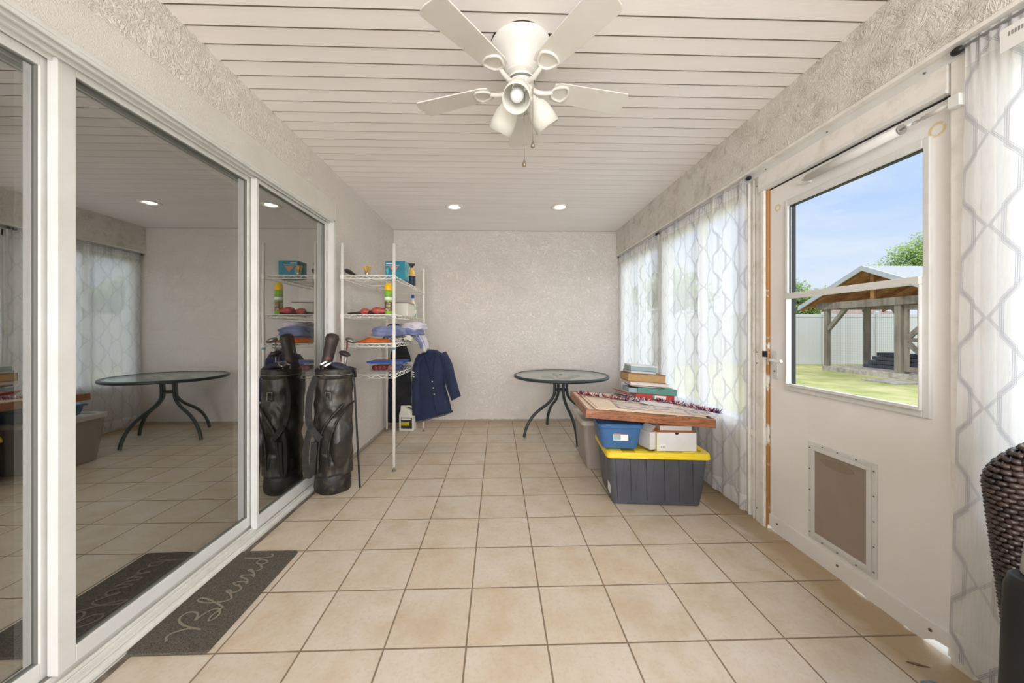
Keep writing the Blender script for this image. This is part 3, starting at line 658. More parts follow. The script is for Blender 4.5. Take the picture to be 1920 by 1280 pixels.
# cursive "Blessed": reading direction +Y, letter tops towards -X
S = []
S.append([(-.12, .10), (-.08, .13), (-.04, .06), (-.06, -.02), (-.03, .10), (.02, .16), (.07, .14), (.05, .08), (-.01, .07), (.06, .06), (.09, .02), (.04, -.02), (-.01, 0), (.02, .02), (.09, .0)])
S.append([(.09, .0), (.13, .06), (.17, .15), (.15, .17), (.125, .12), (.13, .03), (.15, 0), (.18, .02), (.20, .045)])
S.append([(.19, .03), (.225, .05), (.22, .075), (.20, .05), (.205, .01), (.235, .0), (.265, .04)])
S.append([(.255, .03), (.285, .085), (.295, .05), (.29, .01), (.265, .0), (.30, .01), (.325, .04)])
S.append([(.315, .03), (.345, .085), (.355, .05), (.35, .01), (.325, .0), (.36, .01), (.385, .04)])
S.append([(.375, .03), (.405, .05), (.40, .075), (.385, .05), (.39, .01), (.415, .0), (.445, .03)])
S.append([(.50, .06), (.47, .07), (.45, .03), (.47, .0), (.50, .03), (.515, .12), (.52, .185), (.515, .05), (.53, .0), (.56, .03)])
q = mb('mat_letter')
for s_ in S:
    pts = chaikin([(-(v-.055)*.9, (u-.21)*.78) for u, v in s_], 3); q.ribbon(pts, .0085, .0113)
q.build('lettering', mt, recalc=False)

# ---------------- golf bag
bx, by = -1.243, 2.73
gb = root('golf_bag', (bx, by, 0), 'worn black leather golf bag standing against the sliding door', 'golf bag')
def ell(cx, cy, z, rx, ry, n=36, crease=0, ph=0):
    return [(cx+rx*math.cos(t)*(1+crease*math.sin(7*t+ph)), cy+ry*math.sin(t)*(1+crease*math.sin(7*t+ph)), z) for t in (k*2*PI/n for k in range(n))]
R = []
for i in range(41):
    t = i/40; z = .135+t*.73
    r = .125+.012*math.sin(t*PI)*(1.2-t)+(.008 if t < .15 else 0)
    R.append(ell(.012*t, 0, z, r*1.02, r*.92, 44, .012*math.sin(t*9), t*8))
q = mb('leather'); q.rings(R); body = q.build('body', gb, disp=(.017, 11))
q = mb('leather_dark'); q.rings([ell(-.003, 0, z, r, r*.93, 36) for z, r in ((.002, .118), (.012, .126), (.05, .130), (.10, .128), (.135, .124), (.15, .118))]); q.build('base_cup', gb, disp=(.006, 14))
q = mb('leather_dark'); q.rings([ell(.012, 0, z, r, r*.93, 36) for z, r in ((.84, .127), (.85, .133), (.905, .135), (.915, .130), (.905, .118), (.86, .112))], cap=False); q.build('top_collar', gb, disp=(.004, 14))
q = mb('piping'); q.rings([ell(.012, 0, z, .135, .126, 36) for z in (.868, .872)], cap=False); q.build('collar_piping', gb)
# side pocket bulging towards room
q = mb('leather'); PR = []
for i in range(15):
    t = i/14; z = .17+t*.42; k = math.sin(PI*min(1, t*1.02+.02))**.5
    c = (.078, -.060)
    PR.append([(c[0]+(.080*k)*math.cos(a)*1., c[1]+(.085*k)*math.sin(a), z) for a in (j*2*PI/20 for j in range(20))])
q.rings(PR); q.build('side_pocket', gb, disp=(.012, 10))
q = mb('leather_dark'); q.tube(chaikin([(.03, -.145, .20), (.035, -.15, .40), (.085, -.135, .55), (.14, -.07, .64), (.15, .02, .66)], 3), .007, 6); q.tube(chaikin([(-.05, -.13, .17), (-.045, -.135, .3), (-.03, -.135, .45), (.02, -.14, .54), (.12, -.10, .66)], 3), .010, 6); q.build('pocket_seam', gb)
q = mb('strap'); 
def band(qq, pts, w, t):
    pts = [Vector(p) for p in pts]
    rg = []
    for i, p in enumerate(pts):
        tt = (pts[min(i+1, len(pts)-1)]-pts[max(i-1, 0)]).normalized(); n = tt.cross(Vector((0.45, -.9, 0))).normalized(); m_ = tt.cross(n)
        rg.append([p+n*w/2+m_*t/2, p-n*w/2+m_*t/2, p-n*w/2-m_*t/2, p+n*w/2-m_*t/2])
    qq.rings(rg, True, False)
band(q, chaikin([(-.075, -.10, .86), (-.115, -.115, .75), (-.118, -.13, .60), (-.10, -.15, .52), (-.06, -.155, .46), (-.02, -.15, .42)], 3), .045, .012)
band(q, chaikin([(-.085, -.15, .52), (-.115, -.16, .40), (-.120, -.165, .25), (-.11, -.16, .17), (-.085, -.155, .16), (-.075, -.15, .24), (-.07, -.145, .40)], 3), .040, .014)
q.build('shoulder_strap', gb)
q = mb('steel'); q.M = Matrix.Translation((.02, -.128, .72)); q.tube([(-.018, 0, -.03), (.018, 0, -.03), (.018, 0, .03), (-.018, 0, .03), (-.018, 0, -.03)], .003, 6); q.build('buckle', gb)
q = mb('black'); q.tube(chaikin([(.135, .02, .90), (.150, .02, .82), (.165, .02, .5), (.195, .01, .005)], 2), .0075, 8); q.tube([(.135, .02, .905), (.155, .02, .905), (.157, .02, .84)], .010, 8)
q.mat('steel'); q.tube([(.15, .015, .84), (.13, .01, .6)], .002, 5); q.build('stand_leg', gb)
def club(name, label, p0, p1, head):
    r = root(name, (bx, by, 0), label, 'golf club', 'golf clubs in the bag')
    qq = mb('steel'); qq.tube([p0, p1], .005, 8); qq.build('shaft', r)
    head(r, Vector(p1)); return r
def iron(r, p):
    qq = mb('chrome'); qq.M = Matrix.Translation(p) @ Matrix.Rotation(.4, 4, 'Z') @ Matrix.Rotation(-.5, 4, 'Y')
    qq.prism(chaikin([(0, 0), (.02, -.012), (.07, -.004), (.082, .03), (.06, .045), (.01, .02)], 2, True), -.007, .007); qq.build('club_head', r, bevel=.002)
def driver(r, p, key='steel'):
    qq = mb(key); qq.M = Matrix.Translation(p) @ Matrix.Rotation(.35, 4, 'Y') @ Matrix.Diagonal((1, .8, .45, 1)); qq.ball((.03, 0, 0), .045, 16); qq.build('club_head', r)
    qq = mb('binder_red'); qq.tube([p-Vector((0, 0, .07)), p-Vector((0, 0, .03))], .0055, 8); qq.build('ferrule', r)
def sock(r, p):
    qq = mb('sock'); d_ = (p-Vector((-.045, 0, .86))).normalized()
    qq.lathe([(.030, -.28), (.042, -.25), (.040, -.16), (.046, -.08), (.050, -.02), (.044, .006), (.02, .016), (.001, .018)], p, 20, ax=(.22, 0, 1)); qq.build('head_cover', r, disp=(.006, 14))
club('golf_wood', 'club with brown printed head cover standing tallest in the golf bag', (-.06, .02, .80), (-.012, .02, 1.155), sock)
club('golf_driver', 'club with broad grey head rising on right of golf bag', (.07, .03, .8), (.085, .05, 1.13), lambda r, p: driver(r, p))
club('golf_fairway_wood', 'club with dark low head and red neck in golf bag', (.04, .0, .8), (.045, .03, 1.03), lambda r, p: driver(r, p, 'dark_handle'))
club('golf_iron', 'chrome iron club head lying over the golf bag collar at left', (-.05, -.03, .8), (-.085, -.05, .935), iron)
club('golf_iron', 'chrome iron club head nearest the middle of golf bag collar', (-.01, -.05, .8), (-.045, -.075, .925), iron)
q = mb('navy_soft'); q.M = Matrix.Translation((bx+.065, by-.03, .925)) @ Matrix.Rotation(.35, 4, 'Y') @ Matrix.Diagonal((1.5, 1, .5, 1)); q.ball((0, 0, 0), .052, 18)
tag(q.build('bag_hood', disp=(.004, 10)), 'folded dark blue cover resting on the golf bag top', 'golf bag cover')

# ---------------- wire shelving
SX0, SX1, SY0, SY1 = -1.318, -.884, 3.06, 4.272
SZ = (1.662, 1.332, 1.085, .820)
sh = root('wire_shelf_unit', ((SX0+SX1)/2, (SY0+SY1)/2, 0), 'tall white wire shelving unit against the left wall', 'shelf unit')
sb = Vector(((SX0+SX1)/2, (SY0+SY1)/2, 0))
for (x, y) in ((SX0, SY0), (SX1, SY0), (SX0, SY1), (SX1, SY1)):
    q = mb('wire_white'); q.tube([(x, y, .035), (x, y, 1.935)], .0125, 14)
    for k in range(1, 24): q.lathe([(.0131, -.001), (.0131, .001)], (x, y, .06+k*.078), 12, False)
    q.mat('steel'); q.lathe([(.004, .036), (.004, .015), (.013, .012), (.016, 0.001)], (x, y, 0), 12)
    part(q, 'post', sh, sb)
for z in SZ:
    q = mb('wire_white'); h = .028
    loop = [(SX0, SY0), (SX1, SY0), (SX1, SY1), (SX0, SY1)]
    for i in range(4):
        (xa, ya), (xb, yb) = loop[i], loop[(i+1) % 4]; L = math.hypot(xb-xa, yb-ya); n = max(4, int(L/.045))
        q.tube([(xa, ya, z), (xb, yb, z)], .0042, 6); q.tube([(xa, ya, z-h), (xb, yb, z-h)], .0036, 6)
        zz = [(xa+(xb-xa)*k/n, ya+(yb-ya)*k/n, z-(h if k % 2 else 0)) for k in range(n+1)]
        for a_, b_ in zip(zz, zz[1:]): q.tube([a_, b_], .0024, 5, False)
    nn = 17
    for k in range(1, nn): x = SX0+(SX1-SX0)*k/nn; q.tube([(x, SY0, z), (x, SY1, z)], .0019, 4, False)
    for k in range(1, 4): y = SY0+(SY1-SY0)*k/4; q.tube([(SX0, y, z-.004), (SX1, y, z-.004)], .0028, 6, False)
    for (x, y) in loop: q.lathe([(.017, z-.033), (.016, z+.006)], (x, y, 0), 12, False)
    part(q, 'wire_shelf', sh, sb)
q = mb('teal_light'); q.lathe([(.0150, 1.035), (.0150, 1.052)], (SX1, SY0, 0), 14, False); part(q, 'clip', sh, sb)
def at(name, x, y, z, label, cat, group=None, rz=0): return root(name, (x, y, z), label, cat, group, rz)
ZT = [z+.0046 for z in SZ]
# top shelf
r = at('cup', -1.135, 3.14, ZT[0], 'small clear cup of orange yellow picks on top shelf', 'cup')
q = mb('clear_plastic'); q.lathe([(.018, 0), (.020, .004), (.030, .085), (.0285, .085), (.018, .006)], (0, 0, 0), 20, False); q.build('cup_body', r)
q = mb('amber')
for k in range(16):
    a = k*2.4; rr = .004+.016*((k*7) % 10)/10; q.tube([(rr*.4*math.cos(a), rr*.4*math.sin(a), .01), (rr*1.6*math.cos(a), rr*1.6*math.sin(a), .08+.02*((k*3) % 5)/5)], [.003, .008], 6)
q.mat('red_soft'); q.tube([(0, -.008, .005), (.004, -.010, .075)], .007, 6); q.build('picks', r)
r = at('grill_spatula', -1.262, 3.17, ZT[0], 'dark long handled tool lying across the top shelf front', 'tool')
q = mb('dark_handle'); q.M = Matrix.Rotation(1.25, 4, 'Z'); q.lathe([(.004, 0), (.017, .02), (.020, .06), (.012, .10), (.007, .13)], (-.115, 0, .045), 12, ax=(1, 0, -.18)); q.build('handle', r)
q = mb('steel'); q.M = Matrix.Rotation(1.25, 4, 'Z'); q.tube([(.0, 0, .026), (.40, .02, .005)], .0045, 8); q.build('shaft', r)
r = at('teal_box', -.945, 3.385, ZT[0], 'teal cardboard box on the top wire shelf', 'box')
q = mb('teal_box'); q.box(-.088, .088, -.075, .075, 0, .168); q.mat('teal_light'); q.box(.0881, .0888, -.073, .073, .002, .166); q.box(-.08, .085, -.074, .074, .168, .1686); q.build('box_body', r, bevel=.001)
q = mb('white'); q.box(-.08, -.02, -.0765, -.075, .142, .150); q.box(-.08, .04, -.0762, -.075, .128, .131); q.mat('salmon'); q.M = Matrix.Translation((-.01, -.0755, .09)) @ Matrix.Rotation(PI/2, 4, 'X'); q.prism([(-.045, .03), (.04, .03), (0, -.03)], 0, .001); q.mat('teal_light'); q.prism([(-.07, .01), (-.05, .02), (-.05, -.055), (-.07, -.055)], 0, .0008); q.build('printed_front', r)
def bottle(r, prof, key, seg=20, sq=1.):
    q = mb(key); q.M = Matrix.Diagonal((1, sq, 1, 1)); q.lathe(prof, (0, 0, 0), seg); return q.build('bottle_body', r)
r = at('spray_bottle', -.925, 3.86, ZT[0], 'yellow and navy trigger spray bottle on the top shelf end', 'spray bottle')
bottle(r, [(.036, 0), (.040, .01), (.040, .12), (.030, .165), (.014, .195), (.013, .21)], 'spray_yellow', sq=.75)
q = mb('navy_label'); q.M = Matrix.Diagonal((1, .76, 1, 1)); q.lathe([(.0408, .008), (.0412, .05), (.0408, .115)], (0, 0, 0), 20, False); q.build('label', r)
q = mb('black'); q.lathe([(.016, .205), (.016, .228)], (0, 0, 0), 12); q.prism([(-.05, .0), (-.045, -.02), (.02, -.012), (.034, .0), (.02, .012), (-.045, .02)], .228, .252); q.tube([(-.02, 0, .235), (-.038, 0, .20)], .005, 6); q.build('trigger_head', r, bevel=.003)
# second shelf
r = at('spray_can', -.958, 3.15, ZT[1], 'tall green spray can with yellow cap on second shelf', 'spray can')
q = mb('can_green'); q.lathe([(.030, 0), (.032, .004), (.032, .2), (.029, .212)], (0, 0, 0), 24); q.mat('brown_label'); q.lathe([(.0324, .03), (.0324, .11)], (0, 0, 0), 24, False); q.mat('white'); q.lathe([(.0326, .125), (.0326, .15)], (0, 0, 0), 24, False); q.build('can_body', r)
q = mb('can_yellow'); q.lathe([(.031, .21), (.032, .215), (.031, .245), (.022, .272), (.001, .280)], (0, 0, 0), 24); q.build('cap', r)
r = at('storage_box', -.975, 3.62, ZT[1], 'pale grey lidded box behind the green can on second shelf', 'box')
q = mb('milky'); q.prism(rrect(.10, .13, .01), 0, .125); q.build('box_body', r); q = mb('book_grey'); q.prism(rrect(.104, .134, .01), .125, .138); q.build('box_lid', r)
r = at('detergent_bottle', -.928, 3.92, ZT[1], 'clear bottle with blue cap and green label on second shelf', 'bottle')
bottle(r, [(.034, 0), (.040, .01), (.040, .12), (.034, .15), (.014, .19), (.013, .22)], 'milky', sq=.6)
q = mb('label_floral'); q.M = Matrix.Diagonal((1, .61, 1, 1)); q.lathe([(.0408, .015), (.0408, .125)], (0, 0, 0), 20, False); q.build('label', r)
q = mb('blue_lid'); q.lathe([(.016, .215), (.016, .246), (.012, .25)], (0, 0, 0), 14); q.build('cap', r)
r = at('boxing_gloves', -1.09, 3.14, ZT[1], 'pair of faded red padded gloves on second shelf', 'gloves')
q = mb('red_soft'); q.M = Matrix.Diagonal((1.3, 1, .8, 1)); q.ball((-.05, 0, .032), .034, 14); q.ball((-.015, .02, .025), .03, 14); q.ball((.03, 0, .042), .038, 14); q.ball((.062, .01, .040), .034, 14); q.build('padding', r, disp=(.004, 20))
q = mb('dark_handle'); q.tube([(-.07, -.01, .018), (.12, .0, .012)], .014, 8); q.build('wrist_strap', r)
r = at('dark_baton', -1.225, 3.13, ZT[1], 'dark flat tool lying left of the red gloves', 'tool')
q = mb('dark_handle'); q.tube([(-.075, 0, .008), (.0, 0, .012), (.055, .0, .017)], [.005, .009, .014], 8); q.build('shaft', r)
# third shelf clothes
def cloth(name, label, cat, key, x, y, z, hx, hy, h, seed, layers=2, group=None, rz=0):
    r = at(name, x, y, z, label, cat, group, rz)
    q = mb(key); rn = random.Random(seed)
    n = 40; rings_ = []
    for i in range(15):
        t = i/14; zz = h*t; k = (1-abs(2*t-1)**6)**.4*(1-.18*t)
        fold = .05*math.sin(t*layers*2*PI)
        rings_.append([(math.copysign(abs(math.cos(a))**.6, math.cos(a))*hx*(max(k, .05)+fold), math.copysign(abs(math.sin(a))**.6, math.sin(a))*hy*(max(k, .05)+fold), zz) for a in (j*2*PI/n for j in range(n))])
    q.rings(rings_)
    for v in q.bm.verts:
        nv = noise.noise_vector(v.co*14+Vector((seed, 0, 0))); s = min(1, v.co.z/.015)
        v.co += Vector((nv.x, nv.y, nv.z*.9*s))*.030; v.co.z = max(v.co.z, .0012)
    o = q.build('folded_cloth', r); return r
cloth('orange_cloth', 'folded orange cloth lying along the third shelf', 'cloth', 'orange', -1.10, 3.17, ZT[2], .155, .06, .030, 3, 1)
cloth('folded_shirt', 'patterned folded shirt at bottom of the clothes pile', 'shirt', 'print_cloth', -.93, 3.52, ZT[2], .16, .20, .060, 5)
cloth('folded_shirt', 'periwinkle blue shirt at left of the clothes pile', 'shirt', 'blue_cloth', -1.01, 3.36, ZT[2]+.05, .135, .15, .10, 8, 2)
cloth('folded_shirt', 'grey folded shirt peeking from back of the clothes pile', 'shirt', 'grey_cloth', -1.05, 3.70, ZT[2]+.003, .11, .13, .17, 11, 2)
cloth('folded_shirt', 'second periwinkle shirt bulging in middle of the clothes pile', 'shirt', 'blue_cloth', -.875, 3.60, ZT[2]+.061, .13, .17, .065, 14, 2)
cloth('folded_shirt', 'white shirt topping the clothes pile and sagging over the shelf edge', 'shirt', 'white_cloth', -.855, 3.66, ZT[2]+.110, .13, .17, .080, 17, 2)
q = mb('white_cloth')
q.sheet(lambda u, v: (-.80+.075*math.sin(v*1.5)+.012*math.sin(u*30), 3.50+.26*u, 1.20-.20*v-.02*math.sin(u*7)), 24, 10)
q.mat('blue_cloth'); q.sheet(lambda u, v: (-.79+.055*math.sin(v*1.5)+.010*math.sin(u*22+1), 3.42+.2*u, 1.15-.11*v-.02*math.sin(u*9)), 20, 8)
tag(q.build('shirt_sleeve', solid=.006), 'white and blue shirt sleeves draped over the shelf edge', 'shirt')
# fourth shelf
r = at('plastic_container', -1.02, 3.36, ZT[3], 'clear plastic container with blue lid on lowest shelf', 'container')
q = mb('clear_plastic'); q.rings([[(x, y, z) for x, y in rrect(hx, hy, .02)] for z, hx, hy in ((.002, .14, .10), (.075, .155, .115))], True, False); q.build('container_body', r)
q = mb('blue_lid'); q.prism(rrect(.165, .125, .02), .075, .092); q.build('container_lid', r, bevel=.003)
for k, (xx, key) in enumerate(((-.10, 'red_cans'), (-.06, 'red_cans'), (-.02, 'red_cans'), (.04, 'salmon'), (.085, 'blue_ball'))):
    q = mb(key); q.lathe([(.008, -.03), (.024, -.028), (.024, .028), (.008, .03)], (xx, -.045, .032), 14, ax=(.3, 1, 0)); q.lathe([(.008, -.03), (.022, -.028), (.022, .028), (.008, .03)], (xx+.01, .03, .032), 14, ax=(.3, 1, 0)); o = q.build('roll', r)
# ---------------- hanging jacket
JX, JY = -.690, 3.72
r = at('clothes_hanger', JX-.02, JY, 1.02, 'wire hanger hooked on the wire shelf carrying the navy jacket', 'hanger')
q = mb('steel'); q.tube(chaikin([(-.05, 0, .048), (-.035, 0, .075), (0, 0, .07), (.012, 0, .04), (.0, 0, .01), (0, 0, -.03)], 3), .0022, 6); q.tube([(0, 0, -.03), (-.13, .03, -.09), (.15, -.03, -.10), (0, 0, -.03)], .0022, 6); q.build('hook', r)
jk = at('navy_jacket', JX, JY, 0, 'navy blue suit jacket hanging from the wire shelf', 'jacket')
jr = []
rows = [(1.0, .02, .035, .03), (.985, .015, .06, .045), (.955, .01, .12, .05), (.91, -.005, .165, .055), (.82, -.01, .160, .06), (.70, -.01, .155, .062), (.58, .0, .155, .065), (.45, .01, .175, .068), (.34, .02, .19, .07), (.29, .025, .195, .07)]
q = mb('navy'); n = 48
def interp(z):
    for a_, c_ in zip(rows, rows[1:]):
        if a_[0] >= z >= c_[0]:
            t = (a_[0]-z)/(a_[0]-c_[0]); return [x+(y-x)*t for x, y in zip(a_, c_)]
    return rows[-1]
for i in range(37):
    z = 1.0-.71*i/36; _, cx, hw, hd = interp(z)
    ring = []
    for j in range(n):
        a = j*2*PI/n; fold = 1+.05*math.sin(5*a+z*6)*(1-(z-.29)/.75)
        x = cx+hw*math.cos(a)*fold; y = hd*math.sin(a)*fold
        zz = z
        if i > 33: zz = z-.05*math.cos(a+.9)*((i-33)/3)*-1*.6
        ring.append((x, y, zz+ (.0 if i < 34 else .03*x/.2)))
    jr.append(ring)
q.rings(jr); q.build('jacket_body', jk, disp=(.010, 7))
q = mb('navy'); 
def limb(qq, pts, rad, fl=.7, sy=None):
    rg = []
    for i, (p, rr) in enumerate(zip(pts, rad)):
        p = Vector(p); tt = (Vector(pts[min(i+1, len(pts)-1)])-Vector(pts[max(i-1, 0)])).normalized(); a_ = tt.cross(Vector((0, 1, 0))).normalized(); b_ = tt.cross(a_)
        rg.append([p+a_*rr*math.cos(k*PI/10)+b_*rr*fl*math.sin(k*PI/10) for k in range(20)])
    qq.rings(rg)
limb(q, chaikin([(.10, .0, .955), (.165, -.01, .85), (.195, -.02, .70), (.235, -.03, .56), (.262, -.035, .50)], 2), [.03]+[.058]*30, .8)
q.build('sleeve', jk, disp=(.008, 9))
q = mb('navy')
limb(q, chaikin([(-.09, .0, .94), (-.145, -.01, .84), (-.145, -.02, .66), (-.145, -.03, .50), (-.14, -.03, .33)], 2), [.03]+[.045]*5+[.052]*30, .95)
sl = q.build('sleeve', jk, disp=(.008, 9))
q = mb('white')
for k in range(3):
    z = .78-.022*k; q.tube([(-.195, -.055, z-.014), (-.178, -.072, z), (-.158, -.068, z-.012)], .004, 6)
q.build('chevron_patch', sl)
q = mb('navy_dark')
q.sheet(lambda u, v: (-.055+.075*v+(.05*u)*math.sin(v*PI)*1.0-.01, -.084-.010*v-.006*u, .985-.27*v), 4, 12)
q.sheet(lambda u, v: (.055-.035*v+(-.045*u)*math.sin(v*PI), -.084-.010*v-.006*u, .985-.27*v), 4, 12)
q.build('lapels', jk, solid=.004)
q = mb('black'); q.tube([(.02, -.082, .715), (.035, -.086, .5), (.075, -.086, .31)], .002, 5); q.build('front_edge', jk)
for (x, z) in ((.030, .68), (.040, .615), (.050, .55)):
    q = mb('white'); q.lathe([(.001, -.003), (.006, -.002), (.006, .002)], (x-.006, -.084, z), 10, ax=(0, 1, 0)); q.build('button', jk)
q = mb('white'); q.box(-.012, .018, -.068, -.062, .875, .882); q.build('inner_tag', jk)
# dark coat behind
r = at('black_coat', -1.205, 4.46, 0, 'long black coat hanging in the corner behind the shelving', 'coat')
q = mb('black_cloth'); R = []
for i in range(24):
    t = i/23; z = 1.06-.98*t; hw = .035+.075*min(1, t*6)**.7+.045*t*(1 if t < .95 else .6)
    R.append([((-.03*t)+hw*math.cos(a)*(1+.10*math.sin(5*a+z*3)), (.05+.03*t)*math.sin(a), z) for a in (j*2*PI/28 for j in range(28))])
q.rings(R); q.build('coat_body', r, disp=(.012, 7))
q = mb('steel'); q.tube(chaikin([(0, 0, 1.05), (0, 0, 1.10), (.0, -.02, 1.12), (0, -.05, 1.11)], 2), .002, 6); q.build('hook', r)
r = at('plastic_jug', -1.085, 4.325, 0, 'white plastic jug with black and yellow label on the floor in the corner', 'jug', rz=-.1)
q = mb('milky'); q.rings([[(x, y, z) for x, y in rrect(hx, hy, .02)] for z, hx, hy in ((.001, .083, .055), (.01, .09, .06), (.19, .09, .06), (.225, .085, .055))], True); q.rings([[(x, y, z) for x, y in rrect(hx, hy, min(hx, hy)*.45, cx=cx)] for z, hx, hy, cx in ((.222, .085, .05, 0), (.25, .05, .04, -.03), (.28, .024, .024, -.055), (.295, .022, .022, -.058))]); q.build('jug_body', r, bevel=.004)
q = mb('milky'); q.tube(chaikin([(-.045, 0, .275), (0, 0, .292), (.055, 0, .28), (.08, 0, .24), (.082, 0, .2)], 2), .011, 8); q.build('jug_handle', r)
q = mb('label_dark'); q.box(-.06, .075, -.0625, -.060, .035, .165); q.mat('label_yellow'); q.box(-.058, .04, -.0632, -.0625, .07, .115); q.mat('white'); q.box(-.055, .06, -.0632, -.0625, .14, .155); q.build('label', r)

# ---------------- round patio table
r = at('patio_table', .724, 4.08, 0, 'round glass topped patio table with dark green curved legs', 'table')
TZ = .69
q = mb('table_glass'); q.lathe([(.52, TZ-.004), (.52, TZ+.001)], (0, 0, 0), 64); q.build('glass_top', r)
q = mb('table_green'); q.lathe([(.512, TZ-.012), (.512, TZ+.003), (.528, TZ+.005), (.540, TZ-.003), (.542, TZ-.018), (.532, TZ-.028), (.516, TZ-.024), (.512, TZ-.012)], (0, 0, 0), 72, False); q.build('rim', r)
q = mb('table_green'); q.lathe([(.001, TZ+.003), (.020, TZ+.003), (.022, TZ)], (0, 0, 0), 20, False); q.build('centre_cap', r)
for k, a in enumerate((193, 103, 283, 13)):
    a = math.radians(a); c, s_ = math.cos(a), math.sin(a)
    P_ = chaikin([(.23, TZ-.02), (.085, TZ-.03), (.075, .60), (.075, .50), (.085, .44), (.16, .36), (.28, .29), (.37, .20), (.425, .09), (.44, .008)], 3)
    q = mb('table_green'); q.tube([(x*c, x*s_, z) for x, z in P_], .0165, 10); q.build('leg', r)
q = mb('table_green')
for z in (.63, .515):
    q = mb('table_green'); q.lathe([(.064, z-.009), (.064, z+.009), (.08, z+.009), (.08, z-.009), (.064, z-.009)], (0, 0, 0), 28, False); q.build('leg_ring', r)

# ---------------- totes
def tote(name, label, key, lidkey, x, y, z, rz, w, dp, h, taper=.035, ribs=False, lidh=.04, lid=True, group=None):
    r = at(name, x, y, z, label, 'storage bin', group, rz)
    q = mb(key); hb = h-lidh*.7
    q.rings([[(a, c, zz) for a, c in rrect(w/2-t, dp/2-t, .035, 6)] for zz, t in ((.001, taper+.008), (.008, taper), (hb*.5, taper*.5), (hb, 0.004))], True, False)
    if ribs:
        for fx in (-.255, -.16, -.055, .065, .16, .25):
            for s in (-1, 1):
                a0, a1 = .032, .012
                q.rings([[(fx-a1, s*(dp/2-taper-.002), .03), (fx+a1, s*(dp/2-taper-.002), .03), (fx+a1*.8, s*(dp/2-taper+.010), .034), (fx-a1*.8, s*(dp/2-taper+.010), .034)],
                         [(fx-a0, s*(dp/2-.010), hb-.015), (fx+a0, s*(dp/2-.010), hb-.015), (fx+a0*.85, s*(dp/2+.005), hb-.018), (fx-a0*.85, s*(dp/2+.005), hb-.018)]], True, False)
        for fy in (-.12, 0, .12):
            q.rings([[(-(w/2-taper-.002), fy-.012, .03), (-(w/2-taper-.002), fy+.012, .03), (-(w/2-taper+.004), fy+.01, .034), (-(w/2-taper+.004), fy-.01, .034)],
                     [(-(w/2-.010), fy-.028, hb-.015), (-(w/2-.010), fy+.028, hb-.015), (-(w/2-.002), fy+.025, hb-.018), (-(w/2-.002), fy-.025, hb-.018)]], True, False)
    q.build('bin_body', r, bevel=.002)
    if lid:
        q = mb(lidkey); o = .012
        q.rings([[(a, c, zz) for a, c in rrect(w/2+t, dp/2+t, .04, 6)] for zz, t in ((h-lidh, o+.004), (h-.006, o), (h, o-.006), (h, -.028), (h-.012, -.034))], True, False)
        if ribs:
            for fx, ww in ((-.27, .05), (-.10, .05), (.03, .04), (.22, .06)):
                for s in (-1, 1): q.box(fx-ww, fx+ww-.02, s*(dp/2-.036)-.026, s*(dp/2-.036)+.026, h-.013, h+.003)
        q.build('bin_lid', r, bevel=.003)
    return r
bt = tote('storage_bin', 'large black storage bin with bright yellow lid', 'tote_black', 'tote_yellow', 1.105, 2.60, 0, -.095, .66, .465, .372, ribs=True)
q = mb('white'); q.box(-.3075, -.306, -.17, -.09, .06, .15); q.build('sticker', bt)
BZ = .3755
bb = tote('storage_bin', 'blue storage bin standing on the yellow lid', 'tote_blue', 'tote_blue', .862, 2.585, BZ-.012+.013, -.12, .295, .36, .205, taper=.028, lid=False)
q = mb('tote_blue'); q.rings([[(a, c, zz) for a, c in rrect(.147+t, .18+t, .036, 6)] for zz, t in ((.150, .001), (.153, .006), (.172, .008), (.176, .003))], False, False); q.build('rim_band', bb)
q = mb('white'); q.M = Matrix.Translation((.0, -.1655, .095)) @ Matrix.Rotation(-.085, 4, 'X'); q.box(-.05, .05, -.0035, -.002, -.03, .03); q.mat('salmon'); q.box(-.047, .0, -.0045, -.0035, .005, .026); q.mat('box_aqua'); q.box(-.047, .0, -.0045, -.0035, -.025, .004); q.mat('binder_red'); q.box(.010, .045, -.0045, -.0035, .010, .014); q.build('sticker', bb)
tote('storage_bin', 'taupe storage bin with light lid next to patio table', 'tote_grey', 'tote_grey_lid', .945, 3.235, 0, -.03, .42, .47, .43, taper=.04)
tote('storage_bin', 'second blue storage bin on the taupe lid under the card table', 'tote_blue', 'tote_blue', .95, 3.18, .431, -.03, .30, .36, .105, taper=.02, lidh=.02)
tote('storage_bin', 'grey storage bin behind the white boxes under the card table', 'tote_grey', 'tote_grey', 1.345, 3.03, 0, -.05, .30, .34, .505, taper=.02)
# white boxes on the yellow lid
def cardbox(label, x, y, z, rz, w, dp, h, extra=False, rx=0):
    r = at('white_carton', x, y, z, label, 'box', None, rz); r.rotation_euler = (0, rx, rz)
    q = mb('card_white'); q.box(-w/2, w/2, -dp/2, dp/2, 0, h); q.mat('card_orange'); q.box(-w/2+.001, w/2-.001, -dp/2+.001, dp/2-.001, h, h+.0012)
    q.build('carton_body', r, bevel=.0015)
    if extra:
        q = mb('black'); q.M = Matrix.Translation((.0, -dp/2-.0002, h)) @ Matrix.Rotation(PI/2, 4, 'X'); q.prism([(.014*math.cos(a), .014*math.sin(a)) for a in (PI+k*PI/10 for k in range(11))], 0, .0008); q.build('thumb_hole', r)
        q = mb('cream'); q.box(-w/2-.001, -w/2+.012, -dp/2-.001, dp/2-.06, .001, h-.001); q.build('tape', r)
        q = mb('white'); q.box(-w/2+.02, -w/2+.06, -dp/2-.0008, -dp/2, .012, .045); q.mat('book_grey')
        for k in range(7): q.box(-w/2+.024+k*.005, -w/2+.0265+k*.005, -dp/2-.0012, -dp/2-.0008, .018, .036)
        q.build('barcode_label', r)
    return r
